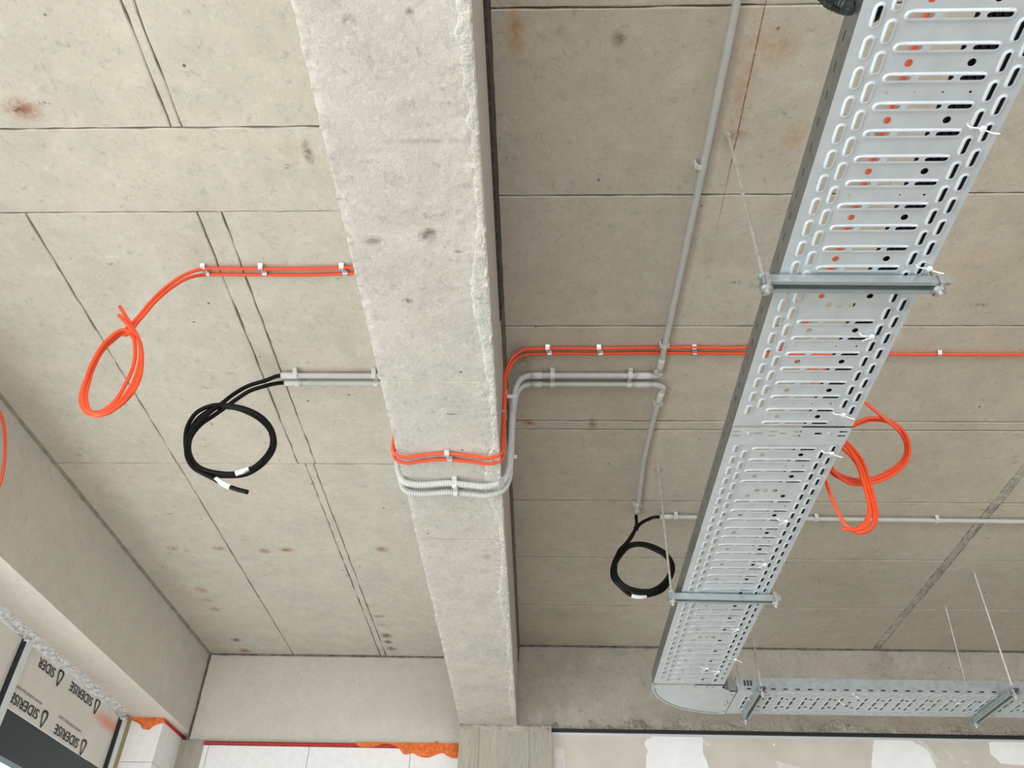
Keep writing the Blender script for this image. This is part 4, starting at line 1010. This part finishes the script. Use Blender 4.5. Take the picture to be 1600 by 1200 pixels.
# ------------------------------------------------------------------ clips
def omega(b, cs, r, z0, base, x0, x1, th=.0012, n=8):
    """strip profile in the y-z plane over cables at cs (y offsets), hanging under z=0"""
    pr = []
    lo = cs[0]-r-.007; pr.append((lo, -.001))
    for i, c in enumerate(cs):
        for k in range(n+1):
            a = math.pi*k/n; pr.append((c-r*math.cos(a), z0-r*math.sin(a)-0))
        if i < len(cs)-1: pass
    pr.append((cs[-1]+r+.007, -.001))
    vs = []
    for y, z in pr: vs += [(x0, y, z), (x1, y, z), (x0, y, z-th), (x1, y, z-th)]
    fs = []
    for i in range(len(pr)-1):
        a = 4*i; fs += [(a, a+1, a+5, a+4), (a+2, a+6, a+7, a+3), (a, a+4, a+6, a+2), (a+1, a+3, a+7, a+5)]
    b.add(vs, fs)
def shift(o): return o
def make_double_clip(label, gap, loc):
    t = thing('cable_clip', (0,0,0), label, 'clip', 'metal clips on the orange cables')
    b = MB(); omega(b, [-gap/2], RO+.0012, -.011, 0, -.0125, .0045); b.build('strap', M_ZN, t)
    b = MB(); omega(b, [gap/2], RO+.0012, -.011, 0, -.0045, .0125); b.build('strap', M_ZN, t)
    b = MB(); b.box((-.0075,-gap/2+RO,-.0125),(.0075,gap/2-RO,-.0045)); b.build('clip_body', M_ZN, t)
    b = MB(); b.prism(circ(0,0,.0035,8), lambda u,v,w: (u,v,w), -.0155, -.0120); b.build('screw', M_ROD, t)
    t.location = loc; return t
gR = yB2-yA; gL = lB-lA
d0 = make_double_clip('metal double clip on the right ceiling pair, first one from the beam', gR, (at(857,548,2,zo).x, (yA+yB2)/2, H))
copy_thing(d0, (at(937,548,2,zo).x, (yA+yB2)/2, H), 0, 'metal double clip on the right ceiling pair, second one from the beam')
copy_thing(d0, (at(1085,548,2,zo).x, (yA+yB2)/2-.001, H), .05, 'metal double clip on the right ceiling pair, between the rising pipe and the tray')
d1 = make_double_clip('metal double clip on the left ceiling pair, where the cables leave for the coil', gL, (at(321,424,2,zo).x, (lA+lB)/2, H))
copy_thing(d1, (at(411,424,2,zo).x, (lA+lB)/2, H), 0, 'metal double clip in the middle of the left ceiling pair')
copy_thing(d1, (at(537,424,2,zo).x, (lA+lB)/2, H), 0, 'metal double clip on the left ceiling pair next to the beam')
d2 = make_double_clip('metal double clip on the orange pair under the beam soffit', sB-sA, (at(702,717,2,ZS).x, (sA+sB)/2-.010, ZS-.001))
def single_clip(loc, label, r=RO, mat=M_ZN, roty=0, rz=0, wid=.008, name='cable_clip', group=None):
    t = thing(name, (0,0,0), label, 'clip', group)
    b = MB(); omega(b, [0], r+.001, -.011 if r < .008 else -.019, 0, -wid, wid, .0014, 10); b.build('strap', mat, t)
    b = MB(); b.prism(circ(0, -r-.006, .0028, 8), lambda u,v,w: (u,v,w), -.0050, -.001); b.build('screw', M_ROD, t)
    t.location = loc; t.rotation_euler = (0, roty, rz); return t
p = at(1471,547,2,zo); single_clip((p.x, yB2-.001, H), 'metal clip on the single orange cable at the right, beyond the tray', RO)
# clips on the beam side (vertical run)
for py, lab in ((560, 'small metal clip on the orange cables at the top of the beam side'), (676, 'small metal clip on the orange cables halfway down the beam side')):
    q = at(788 if py < 600 else 784, py, 0, BX1+.02)
    t = thing('cable_clip', (BX1, q.y, q.z), lab, 'clip')
    b = MB(); b.box((BX1, (yA+yB2)/2-.008 if py < 600 else (yA+yB2)/2-.02, q.z-.004), (BX1+.0185, (yA+yB2)/2+.045 if py < 600 else (yA+yB2)/2+.03, q.z+.004)); b.build('strap', M_ZN, t)
# plastic double clips on the grey pairs
def make_plastic(label, gap):
    t = thing('conduit_clip', (0,0,0), label, 'clip', 'pale plastic clips on the paired grey conduits')
    b = MB(); omega(b, [-gap/2], RG+.0005, -.020, 0, -.009, .009, .003); b.build('clip_ring', M_GRL, t)
    b = MB(); omega(b, [gap/2], RG+.0005, -.020, 0, -.009, .009, .003); b.build('clip_ring', M_GRL, t)
    b = MB(); b.box((-.009,-gap/2-RG-.016,-.014),(.009,-gap/2-RG-.001,-.001)); b.build('tab', M_GRL, t); return t
g0 = make_plastic('plastic double clip on the right grey pair, nearer the beam', gyl-gyu); g0.location = (at(863,593,2,zg).x, (gyu+gyl)/2, H)
copy_thing(g0, (at(984,593,2,zg).x, (gyu+gyl)/2, H), 0, 'plastic double clip on the right grey pair, nearer the bends')
copy_thing(g0, (at(464,593,2,zg).x, (ghu+ghl)/2, H), 0, 'plastic double clip on the left grey pair by the black coil')
copy_thing(g0, (at(586,593,2,zg).x, (ghu+ghl)/2, H), 0, 'plastic double clip on the left grey pair next to the beam')
copy_thing(g0, (at(711,762,2,ZS-.02).x, (suu+sll)/2-.004, ZS), 0, 'plastic double clip on the ribbed pair under the beam soffit')
def make_saddle(label):
    t = thing('conduit_clip', (0,0,0), label, 'clip')
    b = MB(); omega(b, [0], RG+.0006, -.019, 0, -.009, .009, .0022, 10)
    b.build('clip_ring', M_GRL, t)
    for s in (-1, 1):
        b = MB(); b.box((-.008, s*(RG+.003)-.003, -.030), (.008, s*(RG+.003)+.003, -.001)); b.build('clip_jaw', M_GRL, t)
    return t
s0 = make_saddle('plastic conduit clip on the long rising pipe, upper one beside the anchor rod'); q = at(1098,258,2,zg); s0.location = (xp0*.35+xp*.65+.002, q.y, H); s0.rotation_euler = (0,0,math.pi/2)
q = at(1046,539,2,zg); copy_thing(s0, (xp, q.y, H), math.pi/2, 'plastic conduit clip on the rising pipe just above its bend')
q = at(1028,631,2,zg); copy_thing(s0, (pB.x+.001, q.y, H), math.pi/2, 'plastic conduit clip just below the bend of the lower conduit')
q = at(996,789,2,zg); copy_thing(s0, (pE.x, q.y, H), math.pi/2, 'plastic conduit clip at the end of the lower conduit above the black coil')
for px, lab in ((1055,'plastic clip on the straight conduit left of the long tray'), (1275,'plastic clip on the straight conduit just right of the long tray'), (1465,'plastic clip on the straight conduit near the mortar rib')):
    q = at(px, 811, 2, zg); yy = q0.y+(q1.y-q0.y)*(q.x-q0.x)/(q1.x-q0.x); c = copy_thing(s0, (q.x, yy, H), 0, lab)
for py, lab in ((622, 'plastic clip on the ribbed conduits high on the beam side'), (716, 'plastic clip on the ribbed conduits low on the beam side')):
    q = at(798, py, 0, BX1+.03); t = thing('conduit_clip', (BX1, q.y, q.z), lab, 'clip')
    b = MB(); b.box((BX1, q.y-.040, q.z-.008), (BX1+.018, q.y-.012, q.z+.008)); b.build('tab', M_GRL, t)
    b = MB(); b.box((BX1+.0, q.y-.012, q.z-.008), (BX1+.055, q.y-.008, q.z+.008)); b.build('clip_ring', M_GRL, t)

# ------------------------------------------------------------------ white cable ties on the tray underside
ties = [(1533,198,'near the top right tray corner',1), (1450,417,'just before the nearest hanger',1), (1360,523,'right slot rows between hanger and joint plate',-1), (1316,646,'just before the tray joint plate',1), (1298,706,'sticking out past the rail below the joint plate',1),
        (1227,812,'where the straight conduit passes behind the tray',-1), (1194,880,'between the straight conduit and the second hanger',-1), (1180,932,'just before the second hanger',-1), (1152,982,'halfway between second hanger and elbow',-1), (1150,1029,'sticking out past the rail above the elbow',1), (1122,1048,'on the last slots before the elbow',-1),
        (1104,1043,'middle of the last ribs before the elbow',-1)]
for px, py, lab, sgn in ties:
    p = at(px, py, 2, T-.004); b = MB()
    x0 = min(p.x, .975)
    P = [(x0-.030, p.y-.004, T+.006), (x0-.026, p.y-.002, T-.007), (x0-.008, p.y, T-.009), (x0+.004, p.y+.003, T-.010), (x0+.020*sgn+.004, p.y+.008, T-.016), (x0+.030*sgn+.006, p.y+.006, T-.022)]
    b.tube(spline(P, .005), .0017, 6); b.box((x0-.002, p.y-.003, T-.014), (x0+.008, p.y+.006, T-.005))
    tag(b.build('cable_tie', M_WHT), 'cable tie under the long tray, '+lab, 'cable tie')
for px, py, lab in ((1335,1086,'nearest the centre of the cross tray'), (1313,1097,'by the small slotted mark'), (1493,1096,'just left of the far right hanger'), (1172,1094,'beside the elbow hanger')):
    p = at(px, py, 2, T-.004); b = MB()
    b.tube(spline([(p.x-.012, p.y-.02, T+.004), (p.x-.01, p.y-.018, T-.006), (p.x, p.y, T-.008), (p.x+.012, p.y+.008, T-.010), (p.x+.022, p.y+.004, T-.018)], .005), .0024, 6)
    tag(b.build('cable_tie', M_WHT), 'white cable tie under the cross tray, '+lab, 'cable tie')
